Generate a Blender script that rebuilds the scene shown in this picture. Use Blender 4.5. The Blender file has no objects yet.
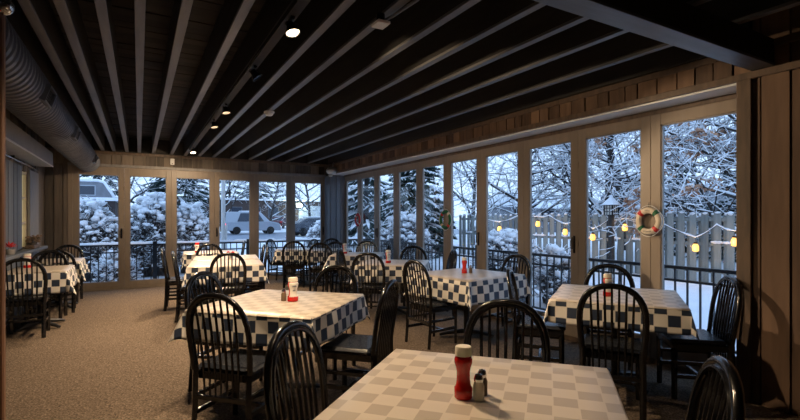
import bpy, math, random
from mathutils import Vector, Matrix

# ------------------------------------------------------------------ camera, world, exposure
S = bpy.context.scene
PI = math.pi
CAM_H = 1.42
YAW = math.radians(29.57)
cam_data = bpy.data.cameras.new('camera')
cam_data.sensor_width = 36.0
cam_data.lens = 460.0 / 800.0 * 36.0
cam_data.shift_y = 8.5 / 800.0
cam_data.clip_end = 600
cam = bpy.data.objects.new('camera', cam_data)
cam.location = (0, 0, CAM_H)
cam.rotation_euler = (PI / 2, 0, -YAW)
S.collection.objects.link(cam)
S.camera = cam
S.view_settings.view_transform = 'Standard'
S.view_settings.look = 'None'
S.view_settings.gamma = 1.0
S.view_settings.use_curve_mapping = False
S.view_settings.exposure = 1.12

world = bpy.data.worlds.new('dusk_sky')
S.world = world
world.use_nodes = True
wn = world.node_tree.nodes; wl = world.node_tree.links
wn.clear()
w_out = wn.new('ShaderNodeOutputWorld')
w_bg = wn.new('ShaderNodeBackground')
w_tc = wn.new('ShaderNodeTexCoord')
w_sep = wn.new('ShaderNodeSeparateXYZ')
w_ramp = wn.new('ShaderNodeValToRGB')
w_ramp.color_ramp.elements[0].position = 0.0
w_ramp.color_ramp.elements[0].color = (0.43, 0.61, 0.87, 1)
w_ramp.color_ramp.elements[1].position = 0.7
w_ramp.color_ramp.elements[1].color = (0.30, 0.46, 0.73, 1)
wl.new(w_tc.outputs['Generated'], w_sep.inputs[0])
wl.new(w_sep.outputs['Z'], w_ramp.inputs[0])
wl.new(w_ramp.outputs[0], w_bg.inputs['Color'])
w_bg.inputs['Strength'].default_value = 0.95
wl.new(w_bg.outputs[0], w_out.inputs[0])

SPOT_W = 105.0          # track lamps and added spots
WARM = (1.0, 0.73, 0.46)

random.seed(7)
COL = S.collection


# ------------------------------------------------------------------ materials
def new_mat(name):
    m = bpy.data.materials.new(name)
    m.use_nodes = True
    nt = m.node_tree
    return m, nt, nt.nodes['Principled BSDF']


def simple(name, col, rough=0.5, metal=0.0, spec=0.5, coat=0.0, emit=None, estr=0.0, trans=0.0):
    m, nt, p = new_mat(name)
    p.inputs['Base Color'].default_value = (*col, 1)
    p.inputs['Roughness'].default_value = rough
    p.inputs['Metallic'].default_value = metal
    p.inputs['Specular IOR Level'].default_value = spec
    p.inputs['Coat Weight'].default_value = coat
    p.inputs['Transmission Weight'].default_value = trans
    if emit:
        p.inputs['Emission Color'].default_value = (*emit, 1)
        p.inputs['Emission Strength'].default_value = estr
    return m


def noisy(name, c1, c2, scale=8.0, rough=0.7, stretch=(1, 1, 1), bump=0.0, detail=4.0, rnd=False, metal=0.0, spec=0.5, rnd_amt=0.5):
    """two-colour noise material; with rnd the face attribute 'rnd' varies the tone board by board"""
    m, nt, p = new_mat(name)
    N, L = nt.nodes, nt.links
    tc = N.new('ShaderNodeTexCoord')
    mp = N.new('ShaderNodeMapping')
    mp.inputs['Scale'].default_value = stretch
    L.new(tc.outputs['Object'], mp.inputs['Vector'])
    nz = N.new('ShaderNodeTexNoise')
    nz.inputs['Scale'].default_value = scale
    nz.inputs['Detail'].default_value = detail
    L.new(mp.outputs[0], nz.inputs['Vector'])
    fac = nz.outputs['Fac']
    if rnd:
        at = N.new('ShaderNodeAttribute'); at.attribute_name = 'rnd'
        # shift the grain per board
        cm = N.new('ShaderNodeVectorMath'); cm.operation = 'ADD'
        sc = N.new('ShaderNodeMath'); sc.operation = 'MULTIPLY'; sc.inputs[1].default_value = 37.0
        L.new(at.outputs['Fac'], sc.inputs[0])
        cb = N.new('ShaderNodeCombineXYZ'); L.new(sc.outputs[0], cb.inputs[0]); L.new(sc.outputs[0], cb.inputs[2])
        L.new(mp.outputs[0], cm.inputs[0]); L.new(cb.outputs[0], cm.inputs[1]); L.new(cm.outputs[0], nz.inputs['Vector'])
        mx = N.new('ShaderNodeMix'); mx.data_type = 'FLOAT'
        mx.inputs['Factor'].default_value = rnd_amt
        L.new(nz.outputs['Fac'], mx.inputs['A']); L.new(at.outputs['Fac'], mx.inputs['B'])
        fac = mx.outputs['Result']
    rp = N.new('ShaderNodeValToRGB')
    rp.color_ramp.elements[0].position = 0.25; rp.color_ramp.elements[0].color = (*c1, 1)
    rp.color_ramp.elements[1].position = 0.75; rp.color_ramp.elements[1].color = (*c2, 1)
    L.new(fac, rp.inputs[0]); L.new(rp.outputs[0], p.inputs['Base Color'])
    p.inputs['Roughness'].default_value = rough
    p.inputs['Metallic'].default_value = metal
    p.inputs['Specular IOR Level'].default_value = spec
    if bump > 0:
        b = N.new('ShaderNodeBump'); b.inputs['Strength'].default_value = bump; b.inputs['Distance'].default_value = 0.01
        L.new(nz.outputs['Fac'], b.inputs['Height']); L.new(b.outputs[0], p.inputs['Normal'])
    return m


def glass_mat(name, tint=(1, 1, 1), refl=0.9):
    m, nt, p = new_mat(name)
    N, L = nt.nodes, nt.links
    N.remove(p)
    out = [n for n in N if n.type == 'OUTPUT_MATERIAL'][0]
    t = N.new('ShaderNodeBsdfTransparent'); t.inputs[0].default_value = (*tint, 1)
    g = N.new('ShaderNodeBsdfGlossy'); g.inputs['Roughness'].default_value = 0.02; g.inputs[0].default_value = (refl, refl, refl, 1)
    f = N.new('ShaderNodeFresnel')
    geo = N.new('ShaderNodeNewGeometry')
    ior = N.new('ShaderNodeMix'); ior.data_type = 'FLOAT'
    ior.inputs['A'].default_value = 1.22; ior.inputs['B'].default_value = 1 / 1.22   # same reflectance from both sides of the pane
    L.new(geo.outputs['Backfacing'], ior.inputs['Factor']); L.new(ior.outputs['Result'], f.inputs[0])
    mx = N.new('ShaderNodeMixShader')
    L.new(f.outputs[0], mx.inputs[0]); L.new(t.outputs[0], mx.inputs[1]); L.new(g.outputs[0], mx.inputs[2])
    L.new(mx.outputs[0], out.inputs['Surface'])
    return m


def check_mat(name, c_dark, c_light, c_line, size=0.088, rough=0.55):
    """woven check from the cloth's own UV (metres)"""
    m, nt, p = new_mat(name)
    N, L = nt.nodes, nt.links
    uv = N.new('ShaderNodeUVMap'); uv.uv_map = 'UVMap'
    sep = N.new('ShaderNodeSeparateXYZ'); L.new(uv.outputs[0], sep.inputs[0])

    def mth(op, a, b=None):
        n = N.new('ShaderNodeMath'); n.operation = op
        for i, v in enumerate((a, b)):
            if v is None: continue
            if isinstance(v, (int, float)): n.inputs[i].default_value = v
            else: L.new(v, n.inputs[i])
        return n.outputs[0]
    us = mth('DIVIDE', sep.outputs['X'], size); vs = mth('DIVIDE', sep.outputs['Y'], size)
    par = mth('MODULO', mth('ADD', mth('ADD', mth('FLOOR', us), mth('FLOOR', vs)), 1000.0), 2.0)
    fu = mth('ABSOLUTE', mth('SUBTRACT', mth('FRACT', us), 0.5)); fv = mth('ABSOLUTE', mth('SUBTRACT', mth('FRACT', vs), 0.5))
    line = mth('GREATER_THAN', mth('MAXIMUM', fu, fv), 0.468)
    nz = N.new('ShaderNodeTexNoise'); nz.inputs['Scale'].default_value = 260; nz.inputs['Detail'].default_value = 2
    L.new(uv.outputs[0], nz.inputs['Vector'])
    m1 = N.new('ShaderNodeMix'); m1.data_type = 'RGBA'
    m1.inputs['A'].default_value = (*c_light, 1); m1.inputs['B'].default_value = (*c_dark, 1); L.new(par, m1.inputs['Factor'])
    m2 = N.new('ShaderNodeMix'); m2.data_type = 'RGBA'; m2.inputs['B'].default_value = (*c_line, 1)
    L.new(m1.outputs['Result'], m2.inputs['A']); L.new(line, m2.inputs['Factor'])
    m3 = N.new('ShaderNodeMix'); m3.data_type = 'RGBA'; m3.blend_type = 'MULTIPLY'; m3.inputs['Factor'].default_value = 0.35
    L.new(m2.outputs['Result'], m3.inputs['A']); L.new(nz.outputs['Color'], m3.inputs['B'])
    hs = N.new('ShaderNodeHueSaturation'); hs.inputs['Value'].default_value = 1.15
    L.new(m2.outputs['Result'], hs.inputs['Color'])
    L.new(m2.outputs['Result'], p.inputs['Base Color'])
    b = N.new('ShaderNodeBump'); b.inputs['Strength'].default_value = 0.15; b.inputs['Distance'].default_value = 0.002
    L.new(nz.outputs['Fac'], b.inputs['Height']); L.new(b.outputs[0], p.inputs['Normal'])
    p.inputs['Roughness'].default_value = rough
    return m


M = {}
M['black'] = simple('black_lacquer', (0.006, 0.006, 0.007), 0.22, coat=0.3)
M['vinyl'] = noisy('black_vinyl', (0.018, 0.021, 0.028), (0.030, 0.034, 0.044), 60, 0.27, bump=0.15)
M['iron'] = simple('black_cast_iron', (0.012, 0.012, 0.013), 0.45)
M['cloth'] = check_mat('checked_tablecloth', (0.020, 0.033, 0.066), (0.74, 0.70, 0.64), (0.66, 0.62, 0.55))
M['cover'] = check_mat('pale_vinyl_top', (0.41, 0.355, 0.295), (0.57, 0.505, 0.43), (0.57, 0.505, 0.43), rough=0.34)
M['plank'] = noisy('dark_brown_planks', (0.075, 0.048, 0.034), (0.25, 0.155, 0.100), 3.0, 0.62, (6, 6, 0.7), 0.25, 6, rnd=True, spec=0.3)
M['plank_grey'] = noisy('weathered_grey_brown_planks', (0.085, 0.073, 0.062), (0.24, 0.195, 0.155), 3.0, 0.7, (6, 6, 0.7), 0.25, 6, rnd=True, spec=0.25)
M['shutter'] = noisy('grey_blue_boards', (0.115, 0.13, 0.155), (0.19, 0.21, 0.245), 3.0, 0.6, (8, 8, 0.6), 0.15, 5, rnd=True)
M['trim'] = noisy('dark_brown_trim', (0.07, 0.05, 0.036), (0.16, 0.105, 0.07), 4, 0.5, (5, 5, 1), 0.1, 5)
M['trim_grey'] = noisy('grey_painted_trim', (0.20, 0.195, 0.19), (0.30, 0.285, 0.27), 4, 0.5, (4, 4, 1), 0.08)
M['frame'] = noisy('tan_folding_door_frame', (0.235, 0.190, 0.148), (0.295, 0.24, 0.187), 3, 0.42, (4, 4, 0.5), 0.03)
M['soffit'] = noisy('pale_grey_soffit', (0.78, 0.82, 0.86), (0.86, 0.90, 0.93), 3, 0.22, (1, 1, 1), 0.05)
M['joist'] = noisy('charcoal_joist_underside', (0.085, 0.085, 0.09), (0.17, 0.168, 0.172), 3, 0.45, (6, 0.6, 6), 0.15, 5)
M['joist_side'] = noisy('rough_black_surface', (0.010, 0.0095, 0.0095), (0.026, 0.023, 0.021), 3, 0.75, (6, .6, 6), 0.15, 5)  # much darker than the colour of the joist undersides
M['deck'] = noisy('black_brown_roof_boards', (0.007, 0.006, 0.0055), (0.036, 0.027, 0.021), 2, 0.8, (1, 6, 1), 0.2, 5, rnd=True)
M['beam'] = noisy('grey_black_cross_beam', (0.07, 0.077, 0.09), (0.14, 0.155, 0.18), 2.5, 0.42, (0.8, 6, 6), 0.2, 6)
M['black_metal'] = simple('satin_black_metal', (0.012, 0.012, 0.013), 0.35, 0.6)
M['duct'] = noisy('dull_grey_duct_metal', (0.11, 0.12, 0.14), (0.19, 0.205, 0.23), 5, 0.42, metal=0.3)
M['box_grey'] = noisy('pale_grey_shutter_box', (0.25, 0.27, 0.30), (0.32, 0.34, 0.37), 4, 0.5)
M['white'] = simple('white_plastic', (0.75, 0.75, 0.73), 0.4)
M['cream'] = simple('cream_paint', (0.62, 0.55, 0.40), 0.5)
M['glass'] = glass_mat('window_glass')
M['chrome'] = simple('chrome_metal', (0.7, 0.7, 0.7), 0.18, 1.0)
M['red'] = simple('ketchup_red', (0.55, 0.012, 0.008), 0.22, coat=0.4)
M['red_matte'] = simple('red_ribbon', (0.55, 0.02, 0.02), 0.55)
M['green_matte'] = simple('green_ribbon', (0.01, 0.13, 0.05), 0.55)
M['cap_cream'] = simple('cream_bottle_cap', (0.72, 0.66, 0.55), 0.4)
M['label'] = simple('white_bottle_label', (0.72, 0.68, 0.62), 0.5)
M['salt'] = simple('salt_white', (0.68, 0.62, 0.52), 0.6)
M['pepper'] = simple('pepper_brown', (0.14, 0.09, 0.05), 0.6)
M['text'] = simple('printed_ink', (0.03, 0.05, 0.10), 0.6)
M['ring'] = simple('cream_life_ring', (0.72, 0.64, 0.52), 0.45)
M['rope'] = simple('white_cord', (0.7, 0.7, 0.68), 0.7)
M['post'] = noisy('reddish_wood_post', (0.16, 0.075, 0.04), (0.28, 0.15, 0.085), 3, 0.55, (6, 6, 0.6), 0.1, 5)
M['bulb'] = simple('lit_warm_bulb', (1, 1, 1), 0.5, emit=(1.0, 0.80, 0.55), estr=5.0)
M['bulb_dim'] = simple('amber_lamp_lens', (1, 1, 1), 0.5, emit=(1.0, 0.66, 0.36), estr=0.45)
M['snow'] = noisy('snow', (0.78, 0.82, 0.88), (0.92, 0.94, 0.97), 3, 0.7, bump=0.3)
M['bark'] = noisy('dark_winter_bark', (0.018, 0.015, 0.014), (0.06, 0.05, 0.045), 9, 0.85, bump=0.3)
M['needles'] = noisy('dark_conifer_needles', (0.010, 0.028, 0.026), (0.035, 0.07, 0.06), 14, 0.8)
M['twig'] = noisy('brown_grey_twigs', (0.05, 0.045, 0.045), (0.11, 0.095, 0.09), 12, 0.8)
M['leaf'] = noisy('dead_brown_leaves', (0.32, 0.16, 0.09), (0.55, 0.31, 0.19), 12, 0.7)
M['fence'] = noisy('weathered_grey_pickets', (0.13, 0.155, 0.155), (0.28, 0.31, 0.30), 4, 0.8, (5, 5, 0.6), 0.2, 5, rnd=True)
M['rail'] = simple('black_railing_paint', (0.010, 0.012, 0.016), 0.45)
M['amber'] = simple('amber_glowing_jar', (1, 0.7, 0.2), 0.3, emit=(1.0, 0.47, 0.07), estr=0.62)
M['brick'] = noisy('dark_brown_brick', (0.035, 0.025, 0.024), (0.075, 0.052, 0.048), 5, 0.8)
M['siding_out'] = noisy('grey_house_siding', (0.16, 0.17, 0.19), (0.24, 0.25, 0.28), 3, 0.7)
M['dark_glass'] = simple('dark_window_glass', (0.03, 0.04, 0.06), 0.1)
M['car_white'] = simple('white_car_paint', (0.36, 0.40, 0.46), 0.25, coat=0.5)
M['car_dark'] = simple('dark_car_paint', (0.05, 0.06, 0.08), 0.25, coat=0.5)
M['car_maroon'] = simple('maroon_car_paint', (0.12, 0.03, 0.035), 0.25, coat=0.5)
M['tyre'] = simple('black_tyre_rubber', (0.01, 0.01, 0.01), 0.8)
M['tail'] = simple('lit_red_tail_light', (0.8, 0.02, 0.03), 0.3, emit=(1.0, 0.03, 0.08), estr=2.2)
M['head'] = simple('lit_amber_marker', (0.9, 0.7, 0.2), 0.3, emit=(1.0, 0.7, 0.3), estr=1.5)
M['flood'] = simple('lit_cool_floodlight', (1, 1, 1), 0.3, emit=(0.85, 1.0, 0.75), estr=9.0)
M['sign_red'] = simple('red_lit_sign', (0.6, 0.02, 0.05), 0.4, emit=(0.9, 0.03, 0.10), estr=0.35)
M['room_glow'] = simple('curtained_pane', (0.55, 0.50, 0.34), 0.6, emit=(0.62, 0.55, 0.33), estr=0.25)
M['dry_plant'] = noisy('dried_flower_heads', (0.12, 0.07, 0.04), (0.30, 0.20, 0.14), 20, 0.8)
M['ornament'] = simple('silver_glass_ornament', (0.65, 0.68, 0.72), 0.12, 0.9)
M['asphalt'] = noisy('slushy_road', (0.16, 0.19, 0.24), (0.36, 0.40, 0.47), 0.6, 0.5)


def carpet_mat():
    m, nt, p = new_mat('brown_loop_carpet')
    N, L = nt.nodes, nt.links
    tc = N.new('ShaderNodeTexCoord')
    v = N.new('ShaderNodeTexVoronoi'); v.inputs['Scale'].default_value = 75
    L.new(tc.outputs['Object'], v.inputs['Vector'])
    n2 = N.new('ShaderNodeTexNoise'); n2.inputs['Scale'].default_value = 70; n2.inputs['Detail'].default_value = 5; n2.inputs['Roughness'].default_value = .7
    L.new(tc.outputs['Object'], n2.inputs['Vector'])
    rp = N.new('ShaderNodeValToRGB')
    rp.color_ramp.elements[0].position = 0.32; rp.color_ramp.elements[0].color = (0.050, 0.040, 0.032, 1)
    rp.color_ramp.elements[1].position = 0.66; rp.color_ramp.elements[1].color = (0.30, 0.225, 0.165, 1)
    mx = N.new('ShaderNodeMix'); mx.data_type = 'RGBA'; mx.inputs['Factor'].default_value = .5
    L.new(n2.outputs['Fac'], rp.inputs[0])
    L.new(rp.outputs[0], mx.inputs['A']); 
    mu = N.new('ShaderNodeMix'); mu.data_type = 'RGBA'; mu.blend_type = 'MULTIPLY'; mu.inputs['Factor'].default_value = 0.6
    L.new(rp.outputs[0], mu.inputs['A']); L.new(v.outputs['Color'], mu.inputs['B'])
    bw = N.new('ShaderNodeRGBToBW'); L.new(v.outputs['Color'], bw.inputs[0])
    L.new(bw.outputs[0], mu.inputs['B'])
    L.new(mu.outputs['Result'], p.inputs['Base Color'])
    p.inputs['Roughness'].default_value = 0.95
    p.inputs['Specular IOR Level'].default_value = 0.1
    b = N.new('ShaderNodeBump'); b.inputs['Strength'].default_value = 0.6; b.inputs['Distance'].default_value = 0.006
    L.new(v.outputs['Distance'], b.inputs['Height']); L.new(b.outputs[0], p.inputs['Normal'])
    return m


M['carpet'] = carpet_mat()


# ------------------------------------------------------------------ mesh builder
class MB:
    def __init__(self):
        self.v, self.f, self.r, self.uv = [], [], [], {}

    def add(self, vs, fs, r=None):
        o = len(self.v)
        r = random.random() if r is None else r
        self.v += [tuple(p) for p in vs]
        for f in fs:
            self.f.append([i + o for i in f]); self.r.append(r)
        return o

    def box(self, x0, x1, y0, y1, z0, z1, mat=None, r=None):
        vs = [(x0, y0, z0), (x1, y0, z0), (x1, y1, z0), (x0, y1, z0), (x0, y0, z1), (x1, y0, z1), (x1, y1, z1), (x0, y1, z1)]
        if mat is not None: vs = [mat @ Vector(p) for p in vs]
        self.add(vs, [(0, 3, 2, 1), (4, 5, 6, 7), (0, 1, 5, 4), (1, 2, 6, 5), (2, 3, 7, 6), (3, 0, 4, 7)], r)
        return self

    def rbox(self, x0, x1, y0, y1, z0, z1, b=0.01, mat=None):
        """box with chamfered edges"""
        vs = []
        for sx in (0, 1):
            for sy in (0, 1):
                for sz in (0, 1):
                    X = (x0, x1)[sx]; Y = (y0, y1)[sy]; Z = (z0, z1)[sz]
                    dx = b if sx == 0 else -b; dy = b if sy == 0 else -b; dz = b if sz == 0 else -b
                    vs += [(X, Y + dy, Z + dz), (X + dx, Y, Z + dz), (X + dx, Y + dy, Z)]
        if mat is not None: vs = [mat @ Vector(p) for p in vs]

        def i(sx, sy, sz, k): return (sx * 4 + sy * 2 + sz) * 3 + k
        fs = []
        for s in (0, 1):
            q = [i(s, 0, 0, 0), i(s, 1, 0, 0), i(s, 1, 1, 0), i(s, 0, 1, 0)]; fs.append(q if s else q[::-1])
            q = [i(0, s, 0, 1), i(1, s, 0, 1), i(1, s, 1, 1), i(0, s, 1, 1)]; fs.append(q[::-1] if s else q)
            q = [i(0, 0, s, 2), i(1, 0, s, 2), i(1, 1, s, 2), i(0, 1, s, 2)]; fs.append(q if s else q[::-1])
        for a in (0, 1):
            for c in (0, 1):
                fs.append([i(a, c, 0, 0), i(a, c, 0, 1), i(a, c, 1, 1), i(a, c, 1, 0)])
                fs.append([i(a, 0, c, 0), i(a, 0, c, 2), i(a, 1, c, 2), i(a, 1, c, 0)])
                fs.append([i(0, a, c, 1), i(0, a, c, 2), i(1, a, c, 2), i(1, a, c, 1)])
                for d in (0, 1): fs.append([i(a, c, d, 0), i(a, c, d, 1), i(a, c, d, 2)])
        self.add(vs, fs)
        return self

    def tube(self, pts, rad, n=8, cap=True, r=None, flat=1.0, up=None):
        pts = [Vector(p) for p in pts]
        if isinstance(rad, (int, float)): rad = [rad] * len(pts)
        vs, fs = [], []
        prev = None
        for k, p in enumerate(pts):
            t = (pts[min(k + 1, len(pts) - 1)] - pts[max(k - 1, 0)])
            if t.length < 1e-9: t = Vector((0, 0, 1))
            t.normalize()
            if prev is None:
                ref = Vector(up) if up else (Vector((0, 0, 1)) if abs(t.z) < 0.9 else Vector((1, 0, 0)))
                a = t.cross(ref).normalized()
            else:
                a = (prev - t * prev.dot(t))
                a = a.normalized() if a.length > 1e-6 else t.orthogonal().normalized()
            prev = a
            b = t.cross(a)
            for j in range(n):
                an = 2 * PI * j / n + PI / n
                vs.append(p + a * math.cos(an) * rad[k] + b * math.sin(an) * rad[k] * flat)
        for k in range(len(pts) - 1):
            for j in range(n):
                fs.append((k * n + j, k * n + (j + 1) % n, (k + 1) * n + (j + 1) % n, (k + 1) * n + j))
        if cap:
            fs.append(tuple(range(n))[::-1]); fs.append(tuple((len(pts) - 1) * n + j for j in range(n)))
        self.add(vs, fs, r)
        return self

    def lathe(self, prof, c=(0, 0, 0), n=20, mat=None, cap=True):
        vs, fs = [], []
        for (r, z) in prof:
            for j in range(n):
                a = 2 * PI * j / n
                p = Vector((r * math.cos(a), r * math.sin(a), z))
                if mat is not None: p = mat @ p
                vs.append(p + Vector(c))
        for k in range(len(prof) - 1):
            for j in range(n):
                fs.append((k * n + j, k * n + (j + 1) % n, (k + 1) * n + (j + 1) % n, (k + 1) * n + j))
        if cap:
            fs.append(tuple(range(n))[::-1]); fs.append(tuple((len(prof) - 1) * n + j for j in range(n)))
        self.add(vs, fs)
        return self

    def blob(self, c, rx, ry, rz, n=7, m=4, jit=0.15, flat_bottom=False):
        vs, fs = [], []
        c = Vector(c)
        for i in range(1, m):
            th = PI * i / m
            for j in range(n):
                ph = 2 * PI * j / n + i * .4
                k = 1 + random.uniform(-jit, jit)
                z = math.cos(th) * rz * k
                if flat_bottom and z < 0: z *= .25
                vs.append(c + Vector((math.sin(th) * math.cos(ph) * rx * k, math.sin(th) * math.sin(ph) * ry * k, z)))
        top = len(vs); vs.append(c + Vector((0, 0, rz)))
        bot = len(vs); vs.append(c - Vector((0, 0, rz * (.25 if flat_bottom else 1))))
        for i in range(m - 2):
            for j in range(n):
                fs.append((i * n + j, (i + 1) * n + j, (i + 1) * n + (j + 1) % n, i * n + (j + 1) % n))
        for j in range(n):
            fs.append((top, j, (j + 1) % n)); fs.append((bot, (m - 2) * n + (j + 1) % n, (m - 2) * n + j))
        self.add(vs, fs)
        return self

    def build(self, name, mat, parent=None, smooth=False, bevel=0.0, subsurf=0):
        me = bpy.data.meshes.new(name)
        me.from_pydata(self.v, [], self.f)
        me.update()
        at = me.attributes.new('rnd', 'FLOAT', 'FACE')
        at.data.foreach_set('value', self.r)
        if smooth:
            me.shade_smooth()
            if smooth != 'all': me.set_sharp_from_angle(angle=math.radians(40))
        o = bpy.data.objects.new(name, me)
        me.materials.append(mat)
        COL.objects.link(o)
        if parent is not None: o.parent = parent
        if bevel > 0:
            b = o.modifiers.new('bevel', 'BEVEL'); b.width = bevel; b.segments = 2; b.limit_method = 'ANGLE'
        if subsurf:
            s = o.modifiers.new('sub', 'SUBSURF'); s.levels = subsurf; s.render_levels = subsurf
        return o


def tag(o, label=None, cat=None, group=None, kind=None):
    if label: o['label'] = label
    if cat: o['category'] = cat
    if group: o['group'] = group
    if kind: o['kind'] = kind
    return o


def empty(name, loc=(0, 0, 0), rz=0.0):
    o = bpy.data.objects.new(name, None)
    o.empty_display_size = 0.1
    o.location = loc; o.rotation_euler = (0, 0, rz)
    COL.objects.link(o)
    return o


def kids(o): return [c for c in bpy.data.objects if c.parent == o]


CH = {}


def remember(root):
    def rec(o):
        CH[o.name] = kids(o)
        for c in CH[o.name]: rec(c)
    rec(root)


def copy_tree(o, loc, rz, parent=None):
    def rec(src, par):
        c = src.copy(); COL.objects.link(c)
        if par is not None: c.parent = par
        for ch in CH.get(src.name, []): rec(ch, c)
        return c
    r = rec(o, parent)
    r.location = loc; r.rotation_euler = (0, 0, rz)
    return r


def struct(o, label=None):
    o['kind'] = 'structure'
    if label: o['label'] = label
    return o


# ------------------------------------------------------------------ room shell
XL, XR, YB, YF = -1.55, 4.40, 10.85, -3.0
XH = 4.12            # inner face of the right-hand header and of the pier
ZJ = 2.76            # underside of the joists
struct(MB().box(XL - .3, XR + .06, YF, YB + .06, -0.08, 0).build('floor', M['carpet']))


def boards(mb, axis, fixed, a0, a1, z0, z1, face, w=0.17, t=0.026, gap=0.013):
    """vertical boards running along 'axis' (x or y) on the plane fixed; face = outward sign"""
    a = a0
    while a < a1 - 0.01:
        ww = min(w * random.uniform(.8, 1.25), a1 - a)
        tt = t * random.uniform(.7, 1.2)
        lo, hi = sorted((fixed, fixed + face * tt))
        if axis == 'x': mb.box(a + gap, a + ww, lo, hi, z0, z1)
        else: mb.box(lo, hi, a + gap, a + ww, z0, z1)
        a += ww


# left wall (boards over a backing, opening for the sash)
mb = MB()
WY0, WY1, WZ0, WZ1 = 8.80, 9.32, 0.95, 2.16
mb.box(XL - .12, XL - .02, YF, WY0, 0, 3.1); mb.box(XL - .12, XL - .02, WY1, YB + .06, 0, 3.1)
mb.box(XL - .12, XL - .02, WY0, WY1, 0, WZ0); mb.box(XL - .12, XL - .02, WY0, WY1, WZ1, 3.1)
boards(mb, 'y', XL - .02, YF, WY0, 0, 3.05, 1)
boards(mb, 'y', XL - .02, WY1, YB, 0, 3.05, 1)
boards(mb, 'y', XL - .02, WY0, WY1, WZ1, 3.05, 1, .17); boards(mb, 'y', XL - .02, WY0, WY1, 0, WZ0, 1, .17)
struct(mb.build('wall_left', M['plank_grey']))
# back wall: siding above the folding doors, short returns each side
mb = MB()
mb.box(XL, XR + .06, YB + .0, YB + .12, 2.47, 3.1)
mb.box(XL, -1.17, YB + .0, YB + .12, 0, 2.47)
boards(mb, 'x', YB, XL, XR, 2.47, 3.05, -1, .17)
boards(mb, 'x', YB, XL, -1.17, 0, 2.47, -1, .16)
struct(mb.build('wall_back', M['plank_grey']))
mb = MB()
mb.box(4.02, XR + .1, YB - .33, YB + .12, 0, 2.47)
boards(mb, 'x', YB - .33, 4.02, XR + .02, 0, 2.47, -1, .15)
struct(mb.build('wall_corner', M['shutter']))
# front wall behind the camera and the right wall
mb = MB(); mb.box(XL, XH + .4, YF - .12, YF, 0, 3.1); boards(mb, 'x', YF, XL, XH, 0, 3.05, 1)
struct(mb.build('wall_front', M['plank']))
mb = MB()
mb.box(XH + .02, XR + .12, YF, 1.83, 0, 3.1)                       # pier body
mb.box(XH + .02, XR + .12, 1.83, YB + .12, 2.52, 3.1)              # header body
boards(mb, 'y', XH + .02, YF, 1.745, 0, 3.05, -1, .19)
boards(mb, 'y', XH + .02, 1.745, YB - .02, 2.52, 3.05, -1, .155)
struct(mb.build('wall_right', M['plank']))
# trims
struct(MB().box(XH - .03, XH + .03, 1.745, 1.845, 0, 2.50).build('trim_1', M['trim'], bevel=.004))
struct(MB().box(XH - .035, XH + .03, YF, YB - .3, 2.495, 2.55).build('trim_2', M['trim'], bevel=.004))
struct(MB().box(XH - .02, XH + .03, YF, YB, 2.70, 2.755).build('trim_3', M['trim'], bevel=.004))
struct(MB().box(XH + .0, XR + .06, 1.83, YB - .3, 2.478, 2.495).build('trim_4', M['soffit']))
struct(MB().box(-1.19, 4.02, YB - .05, YB + .02, 2.445, 2.50).build('trim_5', M['trim_grey'], bevel=.004))
struct(MB().box(XL, XR, YB - .055, YB - .005, 2.70, 2.755).build('trim_6', M['trim'], bevel=.004))
struct(MB().box(-1.19, -1.11, YB - .03, YB + .06, 0, 2.445).build('trim_7', M['frame'], bevel=.004))
# roof boards and joists
mb = MB()
y = YF
while y < YB + .1:
    ww = random.uniform(.13, .17)
    mb.box(XL - .1, XR + .1, y, y + ww - .008, 3.06 + random.uniform(0, .008), 3.1); y += ww
mb.box(XL - .1, XR + .1, YF - .1, YB + .12, 3.1, 3.16)
struct(mb.build('ceiling', M['deck']))
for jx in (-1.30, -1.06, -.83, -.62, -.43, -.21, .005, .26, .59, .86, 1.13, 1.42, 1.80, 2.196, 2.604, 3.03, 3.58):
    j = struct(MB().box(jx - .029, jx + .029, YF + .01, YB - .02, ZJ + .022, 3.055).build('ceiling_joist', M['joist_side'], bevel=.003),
               'dark ceiling joist with greyer underside running the length of the room')
    MB().box(jx - .031, jx + .031, YF + .01, YB - .02, ZJ, ZJ + .022).build('grey_underside', M['joist'], j, bevel=.003)  # underside strip, greyer than the joist body
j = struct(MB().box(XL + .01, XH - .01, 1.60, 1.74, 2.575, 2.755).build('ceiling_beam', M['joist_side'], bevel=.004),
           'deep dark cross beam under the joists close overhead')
MB().box(XL + .01, XH - .01, 1.595, 1.745, 2.555, 2.575).build('grey_underside', M['beam'], j, bevel=.004)  # underside strip, greyer than the beam body

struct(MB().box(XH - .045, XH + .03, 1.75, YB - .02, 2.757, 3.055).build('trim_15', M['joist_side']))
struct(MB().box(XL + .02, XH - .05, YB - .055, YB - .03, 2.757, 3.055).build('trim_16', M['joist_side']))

# ------------------------------------------------------------------ folding glass doors
wcount = [0]


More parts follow.
